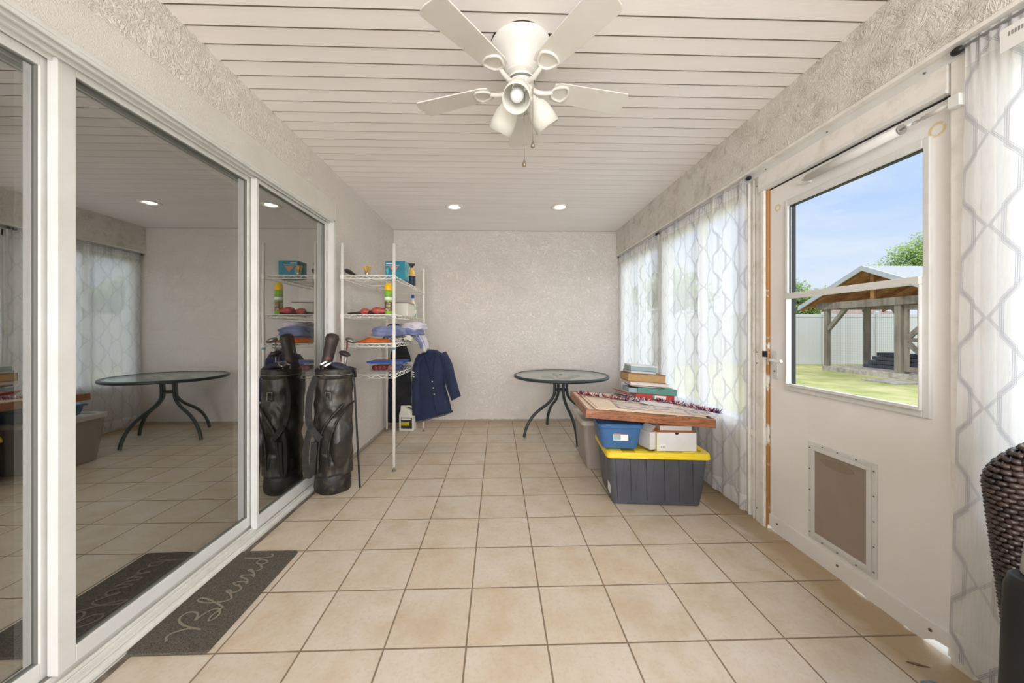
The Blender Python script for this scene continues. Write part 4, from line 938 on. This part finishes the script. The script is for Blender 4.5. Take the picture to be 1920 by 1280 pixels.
cardbox('long white carton with thumb hole on the yellow lid', 1.215, 2.46, BZ+.003, -.06, .262, .17, .125, True)
cardbox('white carton lying on top of the long carton', 1.235, 2.505, BZ+.130, -.08, .215, .16, .030)
r = at('torn_carton', 1.055, 2.47, BZ+.003, 'open white carton with tilted flap between blue bin and long carton', 'box', None, .25)
q = mb('card_white'); q.box(-.028, .028, -.055, .07, 0, .118); q.build('carton_body', r)
q = mb('card_white'); q.M = Matrix.Translation((-.012, 0, .120)) @ Matrix.Rotation(-.75, 4, 'Y'); q.box(-.03, .05, -.05, .06, 0, .004); q.mat('card_orange'); q.box(-.03, .05, -.052, -.05, 0, .004); q.build('flap', r)

# ---------------- folded card table lying on the bins
O = Vector((.600, 2.405, .660)); ex = Vector((.857, -.07, -.060)).normalized(); ey = (Vector((.085, .995, -.022))); ey = (ey-ex*ey.dot(ex)).normalized(); ez = ex.cross(ey)
TM = Matrix((( ex.x, ey.x, ez.x, O.x), (ex.y, ey.y, ez.y, O.y), (ex.z, ey.z, ez.z, O.z), (0, 0, 0, 1)))
tb = rooted('card_table_top', TM, 'folded wood grain table top lying tilted across the storage bins', 'table top')
q = mb('rosewood'); W = .862; q.box(0, W, 0, .018, -.058, 0); q.box(0, W, W-.018, W, -.058, 0); q.box(0, .018, .018, W-.018, -.058, 0); q.box(W-.018, W, .018, W-.018, -.058, 0); q.build('edge_frame', tb, bevel=.0015)
q = mb('cardboard'); q.box(.017, W-.017, .017, W-.017, -.035, -.006); q.build('top_board', tb)
def loc(u, v, w): return TM @ Matrix.Translation((u, v, w))
cs = rooted('cardboard_sheet', loc(.45, .42, .0005), 'large pale cardboard sheet covering the table top', 'cardboard')
q = mb('cardboard'); q.M = Matrix.Rotation(.02, 4, 'Z'); q.box(-.39, .36, -.385, .40, 0, .005); q.box(-.37, .375, -.36, .38, .0052, .009)
q.build('sheet', cs)
mp = rooted('map_sheet', loc(.55, .27, .0100), 'faded paper map spread on the cardboard', 'map')
q = mb('map_paper'); q.M = Matrix.Rotation(-.06, 4, 'Z'); q.sheet(lambda u, v: (-.30+.66*u, -.20+.38*v, .0012+.0015*math.sin(u*9)*math.sin(v*6)+.0015), 20, 12); q.build('paper', mp, solid=.0006)
pp = rooted('paper_sheet', loc(.585, .36, .0150), 'white curled paper in front of the books', 'paper')
q = mb('paper'); q.M = Matrix.Rotation(-.35, 4, 'Z'); q.sheet(lambda u, v: (-.11+.24*u, -.08+.16*v, .004+.004*math.cos(u*5)+.004*v), 14, 8); q.build('paper', pp, solid=.0012)
# garland
gl = rooted('tinsel_garland', loc(0, 0, .012), 'red white and blue tinsel garland across the cardboard', 'garland')
q = MB(); rn = random.Random(4)
path = chaikin([(.03, .60), (.10, .54), (.22, .50), (.34, .45), (.46, .44), (.56, .46)], 3)
path2 = chaikin([(.66, .50), (.75, .46), (.82, .40), (.88, .30), (.92, .22), (.965, .17)], 3)
for pth in (path, path2):
    for i in range(len(pth)-1):
        for k in range(8 if pth is path else 6):
            t = rn.random(); x = pth[i][0]*(1-t)+pth[i+1][0]*t; y = pth[i][1]*(1-t)+pth[i+1][1]*t
            q.mat(rn.choice(('g_red', 'g_red', 'g_white', 'g_blue')))
            dv = Vector((rn.uniform(-1, 1), rn.uniform(-1, 1), rn.uniform(.1, 1.1))).normalized()*rn.uniform(.024, .046); w_ = Vector((rn.uniform(-1, 1), rn.uniform(-1, 1), .0)).normalized()*.0052
            p = Vector((x, y, .002)); a_ = [q.v(p-w_), q.v(p+w_), q.v(p+dv+w_*.4), q.v(p+dv-w_*.4)]; q.f(a_)
g_o = q.build('tinsel', gl, solid=.0006, recalc=False); g_o['kind'] = 'stuff'

# ---------------- stack of books and binders
SW = .0125
def bookpart(name, lab, cat, u0, v0, w0, L, Dp, h, cover, pages=None, rz=0, spine=None, openl=None):
    r = rooted(name, loc(u0+L/2, v0+Dp/2, w0) @ Matrix.Rotation(rz, 4, 'Z'), lab, cat, 'books and binders stacked on the card table')
    t = .0035; q = mb(cover)
    if pages:
        q.box(-L/2, L/2, -Dp/2, Dp/2, 0, t); q.box(-L/2, L/2, -Dp/2, Dp/2, h-t, h)
        q.box(-L/2, L/2, Dp/2-t, Dp/2, 0, h)
        q.build('cover', r, bevel=.0008)
        q = mb(pages); q.box(-L/2+.005, L/2-.005, -Dp/2+.005, Dp/2-t, t, h-t); q.build('pages', r)
    else:
        q.box(-L/2, L/2, -Dp/2, Dp/2, 0, t); q.box(-L/2, L/2, -Dp/2, Dp/2, h-t, h); q.box(-L/2, L/2, -Dp/2, -Dp/2+t, 0, h)
        q.build('cover', r, bevel=.0015)
        q = mb('paper'); q.box(-L/2+.006, L/2-.006, -Dp/2+.006, Dp/2-.02, t, h-t-.004); q.build('pages', r)
    return r
w = SW
rb = bookpart('ring_binder', 'red ring binder at the bottom of the book stack', 'binder', .515, .60, w, .315, .24, .046, 'binder_red')
q = mb('white'); q.box(-.005, .09, -.1212, -.120, .008, .038); q.mat('teal_light'); q.box(-.02, -.005, -.1212, -.120, .006, .040); q.build('spine_label', rb)
fp = rooted('loose_papers', loc(.445, .70, w), 'pink and grey papers fanned out left of the red binder', 'papers')
q = mb('pink_paper'); q.M = Matrix.Rotation(.35, 4, 'Z'); q.sheet(lambda u, v: (-.07+.14*u, -.1+.2*v, .020+.035*(1-u)**1.5), 8, 2); q.mat('paper'); q.sheet(lambda u, v: (-.06+.13*u, -.1+.2*v, .010+.016*(1-u)), 8, 2); q.mat('book_grey'); q.sheet(lambda u, v: (-.07+.14*u, -.1+.2*v, .002+.006*(1-u)), 8, 2); q.build('paper', fp, solid=.0015)
w += .0465
r2 = bookpart('ring_binder', 'teal green ring binder second from bottom of the stack', 'binder', .53, .60, w, .32, .24, .050, 'binder_teal', rz=-.02)
q = mb('chrome'); q.ball((-.115, -.1205, .027), .005, 8); q.build('rivet', r2); q = mb('chrome'); q.ball((.125, -.1205, .027), .005, 8); q.build('rivet', r2)
r3 = rooted('white_folder', loc(.50, .715, w+.0), 'white folder sticking out left of the teal binder', 'folder', ); q = mb('box_aqua'); q.box(-.045, .028, -.10, .10, .001, .040); q.build('folder_body', r3)
w += .0505
bookpart('notebook', 'thin black notebook above the teal binder', 'book', .475, .605, w, .25, .22, .014, 'book_black', 'paper', rz=-.03); w += .0145
bookpart('folder', 'tan manila folder of papers under the thick book', 'folder', .45, .60, w, .33, .24, .030, 'folder_tan', 'paper', rz=.05); w += .0305
bookpart('thick_book', 'thick old book with yellowed pages near the stack top', 'book', .435, .605, w, .32, .22, .068, 'cover_brown', 'pages_tan', rz=.02); w += .0685
bookpart('thin_book', 'thin grey book just below the aqua box', 'book', .455, .62, w, .22, .20, .022, 'book_grey', 'paper', rz=.06); w += .0225
r = rooted('aqua_box', loc(.575, .72, w) @ Matrix.Rotation(.04, 4, 'Z'), 'flat aqua box topping the stack of books', 'box', 'books and binders stacked on the card table')
q = mb('box_aqua'); q.box(-.115, .105, -.09, .09, 0, .036); q.build('box_body', r, bevel=.001); q = mb('card_white'); q.box(-.117, .107, -.092, .092, .036, .048); q.build('box_lid', r, bevel=.001)

# ---------------- wicker chair at lower right
cx_, cy_ = 1.325, .46
wc = at('wicker_chair', cx_, cy_, 0, 'dark brown wicker armchair at the right edge of the picture', 'chair', rz=0)
def wicker_surf(qq, center, rad, n_around, n_rows, strand=.006, phase=0):
    # center(t)->Vector, rad(t)->(rx, ry); horizontal strands weaving in and out over stakes
    for i in range(n_rows):
        t = (i+.5)/n_rows; c = center(t); rx, ry = rad(t); pts = []
        for k in range(n_around*6+1):
            a = 2*PI*k/(n_around*6); w_ = .0030*math.sin(k*PI/3+i*PI)
            pts.append((c.x+(rx+w_)*math.cos(a), c.y+(ry+w_)*math.sin(a), c.z))
        qq.tube(pts, strand, 5, False)
q = mb('wicker_black'); q.M = Matrix.Identity(4)
# back panel: thick rolled frame; its side faces the viewer
def backc(t): return Vector((0, .255+.03*t, .10+.835*t))
def backr(t):
    s_ = 1-max(0, (t-.90)/.10)**2*.40; w = .165+.075*max(0, t-.05)**1.0
    return ((w+.02)*s_, (.042+.030*t)*s_)
wicker_surf(q, backc, backr, 34, 76, .0060)
q.rings([[((backc(t).x+(backr(t)[0]-.004)*math.cos(a)), backc(t).y+(backr(t)[1]-.004)*math.sin(a), backc(t).z) for a in (k*2*PI/40 for k in range(40))] for t in [i/20 for i in range(21)]])
bo = q.build('backrest', wc)
q = mb('wicker_black')
q.lathe([(.01, .0), (.045, -.004), (.062, -.02)], (0, 0, 0), 20) if False else None
for s in (-1, 1):
    def ac(t, s=s): return Vector((s*.26*1.0, .22-.5*t, .60+.02*math.sin(t*PI)))
    q = mb('wicker_black'); pts = [ac(i/14) for i in range(15)]; q.tube(pts, .030, 12)
    for i in range(60): c = ac(i/59); q.tube([c+Vector((.032*math.cos(a), 0.0, .032*math.sin(a))) for a in [k*PI/6 for k in range(13)]], .0045, 5, False)
    q.build('armrest', wc)
q = mb('wicker_black'); q.prism(rrect(.23, .25, .03), .30, .36); 
for i in range(24): q.tube([(-.232, -.24+i*.02, .361), (.232, -.24+i*.02, .361)], .006, 5)
q.build('seat', wc)
q = mb('cushion_grey'); q.prism(rrect(.22, .23, .04), .368, .44); q.build('cushion', wc, bevel=.02)
for sx in (-1, 1):
    for sy in (-1, 1):
        q = mb('wicker_black'); q.tube([(sx*.22, sy*.24-.0, .001), (sx*.24, sy*.24, .60 if sy < 0 else .32)], .020, 10); q.build('leg', wc)
r = at('black_bag', .955, .575, 0, 'tall black bag with pale grey top at the far right edge', 'bag')
q = mb('black'); q.rings([[(x, y, z) for x, y in rrect(hx, .045, .03, cx=c_)] for z, hx, c_ in ((.002, .078, 0), (.4, .076, 0), (.74, .068, .008), (.76, .062, .012))]); q.build('bag_body', r, bevel=.004)
q = mb('cushion_grey'); q.rings([[(x, y, z+(.0 if z < .78 else (x+.07)*.9)) for x, y in rrect(hx, .038, .02, cx=c_)] for z, hx, c_ in ((.76, .052, .020), (.80, .044, .028))]); q.build('bag_flap', r, bevel=.004)
# sneaker at the bottom edge
r = at('blue_shoe', 1.43, 1.0, 0, 'light blue grey shoe at the bottom right edge', 'shoe', rz=.25)
q = mb('shoe_blue'); R = []
for i in range(15):
    t = i/14; y = .14-.28*t; w_ = .048*(1-(2*t-1)**4)**.5+.002; h_ = .045+.055*max(0, t-.35); h_ *= (1-(max(0, .15-t)/.15)**2*.6)
    R.append([(w_*math.cos(a), y, .018+max(.0, h_*math.sin(a)) if math.sin(a) > 0 else .018) for a in (k*2*PI/20 for k in range(20))])
q.rings(R); q.build('shoe_upper', r)
q = mb('white'); q.prism([(.05*math.cos(a), .145*math.sin(a)) for a in (k*2*PI/28 for k in range(28))], .001, .020); q.build('sole', r, bevel=.004)
q = mb('navy_soft'); q.tube([(-.02, .07, .064), (.02, .05, .068)], .003, 6); q.tube([(-.022, .04, .070), (.02, .02, .075)], .003, 6); q.build('laces', r)
# leaf on the tiles
q = mb('cover_brown'); q.M = Matrix.Translation((1.50, 1.225, .0012)) @ Matrix.Rotation(-.4, 4, 'Z'); q.prism([(-.035, 0), (-.01, .006), (.03, .001), (-.01, -.005)], 0, .002)
tag(q.build('dry_leaf'), 'small dry brown leaf on tiles near the entry door', 'leaf')

# ------------------------------------------------------------------ outside
q = mb('grass'); q.box(3.6, 60, -20, 70, -.2, -.05); st(q.build('lawn_ground'), 'green and yellow lawn outside', 'lawn')
q = mb('patio'); q.box(WX+.12, 3.6, -20, 70, -.2, -.03); st(q.build('patio_ground'), 'pale concrete patio beside the house', 'patio')
fn = root('vinyl_fence', (10, 12.75, -.05), 'tall white vinyl privacy fence across the back yard', 'fence')
xs = [2.0+i*2.0 for i in range(16)]
for i, x in enumerate(xs):
    q = mb('fence'); q.box(x-.065, x+.065, -.065, .065, 0, 1.93); q.rings([[(x-.075, -.075, 1.93), (x+.075, -.075, 1.93), (x+.075, .075, 1.93), (x-.075, .075, 1.93)], [(x-.01, -.01, 1.98), (x+.01, -.01, 1.98), (x+.01, .01, 1.98), (x-.01, .01, 1.98)]], True, False)
    o = q.build('post', fn); o.location.x = -10
    if i < len(xs)-1:
        q = mb('fence'); k = 0; xx = x+.065
        while xx < x+1.93: q.box(xx, min(xx+.148, x+1.935), -.012, .012, .05, 1.80); xx += .15
        q.box(x+.065, x+1.935, -.025, .025, 1.76, 1.87); q.box(x+.065, x+1.935, -.025, .025, .03, .15)
        o = q.build('fence_panel', fn); o.location.x = -10
# kennel
KX, KY0, KY1 = 10.45, 8.95, 11.0
kn = root('kennel', (KX, 10, 0), 'weathered timber dog kennel with white tin roof', 'kennel')
kb = Vector((KX, 10, 0))
q = mb('concrete'); q.box(KX-.08, KX+3.4, KY0-1.75, KY1+.1, -.1, .10); part(q, 'slab', kn, kb, bevel=.01)
posts = [(KX, KY1), (KX, KY0), (KX+3.1, KY0), (KX+3.1, KY1), (KX+1.3, KY1), (KX, KY0-1.6), (KX+3.1, KY0-1.6)]
for x, y in posts:
    q = mb('old_wood'); wd = .06 if y != KY0 else .075; q.box(x-wd, x+wd, y-wd, y+wd, .08, 2.0); part(q, 'post', kn, kb)
q = mb('old_wood'); q.box(KX-.1, KX-.04, KY0-1.7, KY1+.3, 1.88, 2.08); q.box(KX-.02, KX+3.2, KY1-.04, KY1+.04, 1.88, 2.03); q.box(KX-.02, KX+3.2, KY0-1.66, KY0-1.58, 1.88, 2.03)
q.M = Matrix.Translation((KX, KY1-.05, 1.25)) @ Matrix.Rotation(math.radians(42), 4, 'X'); q.box(-.05, .05, -.05, .05, 0, .95); part(q, 'beam', kn, kb)
RY = 9.62; RZ = 3.0; e0, e1 = RY-2.35, RY+2.10; sl_ = .475
q = mb('tin')
for s, e in ((1, e1), (-1, e0)):
    n_ = 46; dz = abs(e-RY)*sl_
    for i in range(n_):
        xa = KX-.32+i*.09; xb = xa+.09
        q.rings([[(xa, RY, RZ), (xa+.03, RY, RZ), (xa+.045, RY, RZ+.02), (xa+.075, RY, RZ+.02), (xb, RY, RZ), (xb, RY, RZ-.01), (xa, RY, RZ-.01)],
                 [(xa, e, RZ-dz), (xa+.03, e, RZ-dz), (xa+.045, e, RZ-dz+.02), (xa+.075, e, RZ-dz+.02), (xb, e, RZ-dz), (xb, e, RZ-dz-.01), (xa, e, RZ-dz-.01)]], False, False)
part(q, 'roof', kn, kb, recalc=False)
q = mb('tin')
for s, e in ((1, e1), (-1, e0)):
    dz = abs(e-RY)*sl_
    q.rings([[(KX-.34, RY, RZ+.02), (KX-.30, RY, RZ+.02), (KX-.30, RY, RZ-.12), (KX-.34, RY, RZ-.12)], [(KX-.34, e, RZ-dz+.02), (KX-.30, e, RZ-dz+.02), (KX-.30, e, RZ-dz-.12), (KX-.34, e, RZ-dz-.12)]], True, False)
part(q, 'fascia', kn, kb)
q = mb('new_wood')
for e in (e0, e1):
    dz = abs(e-RY)*sl_
    for x in (KX-.2, KX+.5, KX+1.2, KX+1.9, KX+2.6, KX+3.3):
        q.rings([[(x, RY, RZ-.02), (x+.05, RY, RZ-.02), (x+.05, RY, RZ-.16), (x, RY, RZ-.16)], [(x, e, RZ-dz-.02), (x+.05, e, RZ-dz-.02), (x+.05, e, RZ-dz-.16), (x, e, RZ-dz-.16)]], True, False)
    q.rings([[(KX-.29, RY, RZ-.012), (KX+3.7, RY, RZ-.012), (KX+3.7, RY, RZ-.03), (KX-.29, RY, RZ-.03)], [(KX-.29, e, RZ-dz-.012), (KX+3.7, e, RZ-dz-.012), (KX+3.7, e, RZ-dz-.03), (KX-.29, e, RZ-dz-.03)]], True, False)
q.box(KX-.03, KX+.03, RY-.05, RY+.05, 2.08, RZ-.1); part(q, 'rafters', kn, kb)
q = mb('wire')
for i in range(42): y = KY0+i*.05; q.box(KX-.001, KX+.001, y-.001, y+.001, .12, 1.9)
for i in range(24): z = .15+i*.075; q.box(KX-.0015, KX+.0015, KY0, KY1, z-.001, z+.001)
part(q, 'wire_mesh', kn, kb)
q = mb('old_wood'); GY0, GY1 = KY0-1.5, KY0-.12
q.box(KX-.03, KX+.02, GY0+.101, GY1-.081, 1.74, 1.86); q.box(KX-.03, KX+.02, GY0+.101, GY1-.081, .16, .28); q.box(KX-.03, KX+.02, GY0+.101, GY1-.081, .92, 1.02); q.box(KX-.03, KX+.02, GY1-.08, GY1, .16, 1.86); q.box(KX-.03, KX+.02, GY0, GY0+.1, .16, 1.86)
def bar(qq, y0, z0, y1, z1, w_=.06):
    t = Vector((0, y1-y0, z1-z0)).normalized(); n_ = Vector((0, -t.z, t.y))*w_
    a_, b_ = Vector((KX-.035, y0, z0)), Vector((KX-.035, y1, z1)); qq.rings([[a_+n_, a_-n_, a_-n_+Vector((.04, 0, 0)), a_+n_+Vector((.04, 0, 0))], [b_+n_, b_-n_, b_-n_+Vector((.04, 0, 0)), b_+n_+Vector((.04, 0, 0))]], True, False)
bar(q, GY1-.08, 1.02, GY1-.75, 1.72); bar(q, GY1-.08, .88, GY1-.75, .25); bar(q, GY0+.08, 1.02, GY0+.7, 1.72)
part(q, 'gate', kn, kb)
q = mb('old_wood')
for i in range(12): q.box(KX+3.05, KX+3.08, KY0-1.5+i*.145, KY0-1.5+i*.145+.12, .1, 1.9)
part(q, 'plank_wall', kn, kb)
for k in range(4):
    q = mb('slate'); q.box(KX+.7+.03*k, KX+1.2, KY0+.15-.05*k, KY1-.45-.1*k, .101+.12*k, .205+.12*k)
    tag(q.build('timber', bevel=.01), ['dark timber lying on kennel slab, lowest of the stack', 'dark timber second from bottom of the kennel stack', 'dark timber third from bottom of the kennel stack', 'dark timber topping the stack inside the kennel'][k], 'timber', 'dark timbers in the kennel')
q = mb('concrete'); q.box(9.2, 9.95, 8.0, 8.75, -.052, -.01); tag(q.build('paving_slab', bevel=.01), 'flat concrete slab on lawn in front of kennel gate', 'paving slab')
q = mb('concrete'); q.box(9.6, 10.25, 7.0, 7.75, -.052, .0); tag(q.build('paving_slab', bevel=.01), 'second concrete slab on lawn nearer the house', 'paving slab')
# house beyond fence
nh = root('neighbour_house', (24, 26, 0), 'low neighbouring house with brown roof beyond the fence', 'house')
q = mb('inner_wall'); q.box(-5, 5, -2, 2, 0, 2.2); q.build('wall', nh); q = mb('shingle'); q.rings([[(-5.5, -2.6, 2.1), (5.5, -2.6, 2.1), (5.5, 2.6, 2.1), (-5.5, 2.6, 2.1)], [(-4, -.05, 2.9), (4, -.05, 2.9), (4, .05, 2.9), (-4, .05, 2.9)]], True, False); q.build('roof', nh)
def tree(name, label, x, y, h, blobs, key, leaf=.16, n=1600, seed=1):
    r = root(name, (x, y, -.05), label, 'tree'); rn = random.Random(seed)
    q = mb('bark'); top = Vector((0, 0, h*.55)); q.tube([(0, 0, 0), (.05, .05, h*.3), top], [.18, .14, .10], 8)
    for (bx_, by_, bz, br) in blobs: q.tube([top*.8, Vector((bx_, by_, bz))*.7+top*.3, (bx_, by_, bz)], [.06, .04, .015], 6)
    q.build('trunk', r)
    q = mb(key); tot = sum(b_[3]**2 for b_ in blobs)
    for (bx_, by_, bz, br) in blobs:
        for _ in range(int(n*br*br/tot)):
            d_ = Vector((rn.gauss(0, 1), rn.gauss(0, 1), rn.gauss(0, 1))).normalized(); rr = br*(rn.random()**.45)*(1+.3*noise.noise(d_*2.5+Vector((bx_, by_, bz))))
            c = Vector((bx_, by_, bz))+Vector((d_.x, d_.y, d_.z*.8))*rr
            a_ = Vector((rn.gauss(0, 1), rn.gauss(0, 1), rn.gauss(0, 1))).normalized(); b_ = a_.orthogonal().normalized(); s_ = leaf*rn.uniform(.5, 1.2)
            q.f([q.v(c-a_*s_), q.v(c+b_*s_*.5), q.v(c+a_*s_), q.v(c-b_*s_*.5)])
    o = q.build('foliage', r, recalc=False)
tree('leafy_tree', 'bright green leafy tree rising behind the kennel roof', 22.9, 18.5, 6.9, [(0, 0, 4.9, 1.5), (-1.2, .5, 4.2, 1.2), (1.2, 0, 4.6, 1.3), (.0, -.4, 6.1, .8), (-.8, 0, 5.4, .9), (1.6, .5, 5.6, .9)], 'leaf', .075, 12000, 3)
tree('sparse_tree', 'thin sparse tree left of the leafy tree behind kennel', 26.6, 23.0, 5.3, [(-1.5, 0, 5.2, .8), (-.2, .2, 5.9, .7), (.9, 0, 5.5, .8), (-2.2, 0, 4.8, .6)], 'leaf_dry', .06, 1500, 5)
tree('leafy_tree', 'green tree above the fence at left of the door window', 15.4, 17.3, 4.6, [(-.9, 0, 3.1, .9), (.2, 0, 2.6, .9), (1.0, 0, 2.9, .75), (-.3, 0, 2.1, .9)], 'leaf_dark', .07, 8000, 9)
for i, (x, y, s) in enumerate(((8.5, 17, 11), (27, 9, 13), (13, -3, 15))):
    tree('leafy_tree', ['rounded tree beyond the fence seen through the far curtains', 'large tree off to the right beyond the yard', 'tree seen faintly through the curtain by the wicker chair'][i], x, y, 4.6, [(0, 0, 3.3, 1.4), (1.1, .3, 2.9, 1.1), (-1.1, 0, 2.8, 1.1)], 'leaf_dark', .15, 2200, s)

# ------------------------------------------------------------------ light
world = bpy.data.worlds.new('World'); sc.world = world; world.use_nodes = True
nt = world.node_tree; nt.nodes.clear()
out = nt.nodes.new('ShaderNodeOutputWorld'); bg = nt.nodes.new('ShaderNodeBackground')
tc = nt.nodes.new('ShaderNodeTexCoord'); sx = nt.nodes.new('ShaderNodeSeparateXYZ'); nt.links.new(tc.outputs['Generated'], sx.inputs[0])
c = ramp(nt, sx.outputs[2], [(0., srgb(226, 235, 247)), (.25, srgb(190, 214, 250)), (.6, srgb(160, 198, 248)), (1., srgb(140, 182, 240))])
mp_ = nt.nodes.new('ShaderNodeMapping'); mp_.inputs['Scale'].default_value = (1.5, 1.5, 5); nt.links.new(tc.outputs['Generated'], mp_.inputs[0])
cl_ = ramp(nt, noise_tex(nt, mp_.outputs[0], 2.2, 6, .6, .4), [(.42, 0.), (.75, .7)])
c = mix(nt, cl_, c, srgb(238, 242, 248))
nt.links.new(c, bg.inputs[0]); bg.inputs[1].default_value = .95
nt.links.new(bg.outputs[0], out.inputs[0])
def lamp(typ, name, loc_, energy, col=(1, 1, 1), **k):
    l = bpy.data.lights.new(name, typ); l.energy = energy; l.color = col
    for a_, v in k.items(): setattr(l, a_, v)
    o = bpy.data.objects.new(name, l); COL.objects.link(o); o.location = loc_; return o
s = lamp('SUN', 'sun', (0, 0, 10), 2.3, (1, .95, .87), angle=math.radians(4)); s.rotation_euler = Vector((.62, .45, -1.0)).to_track_quat('-Z', 'Y').to_euler()
# added area lamp behind the camera, brightening the whole room
a = lamp('AREA', 'rear_fill', (.1, -2.7, 1.35), 132, (.965, .965, 1.), shape='RECTANGLE', size=2.7, size_y=2.1); a.rotation_euler = (math.radians(90), 0, 0)
# added second sun, broad and soft, brightening curtains from the garden side
s = lamp('SUN', 'garden_fill_sun', (8, 4, 8), 3.6, (.97, .985, 1.), angle=math.radians(85)); s.rotation_euler = Vector((-1, .05, -.62)).to_track_quat('-Z', 'Y').to_euler()
for (x, y) in ((-.465, 3.832), (.666, 3.80), (-.465, -.6), (.666, -.6)):  # the rear pair is added fill behind the camera, without fixtures
    a = lamp('SPOT', 'downlight_and_fill', (x, y, ZC-.03), 12, (1, .93, .84), spot_size=math.radians(130), spot_blend=.8, shadow_soft_size=.05)

# ------------------------------------------------------------------ camera
cam = bpy.data.cameras.new('camera'); co = bpy.data.objects.new('camera', cam); COL.objects.link(co)
cam.sensor_fit = 'HORIZONTAL'; cam.sensor_width = 36; cam.lens = 668/1920*36
cam.shift_x = (960-953.5)/1920; cam.shift_y = -(640-620.8)/1920
cam.clip_start = .02; cam.clip_end = 300
co.location = (0, 0, H); co.rotation_euler = (PI/2, 0, -.030)
sc.camera = co
sc.view_settings.view_transform = 'Standard'; sc.view_settings.look = 'None'; sc.view_settings.exposure = .2; sc.view_settings.gamma = 1
sc.view_settings.use_curve_mapping = False
sc.cycles.max_bounces = 10; sc.cycles.transparent_max_bounces = 16; sc.cycles.diffuse_bounces = 5
sc.cycles.sample_clamp_indirect = 6; sc.cycles.use_denoising = True
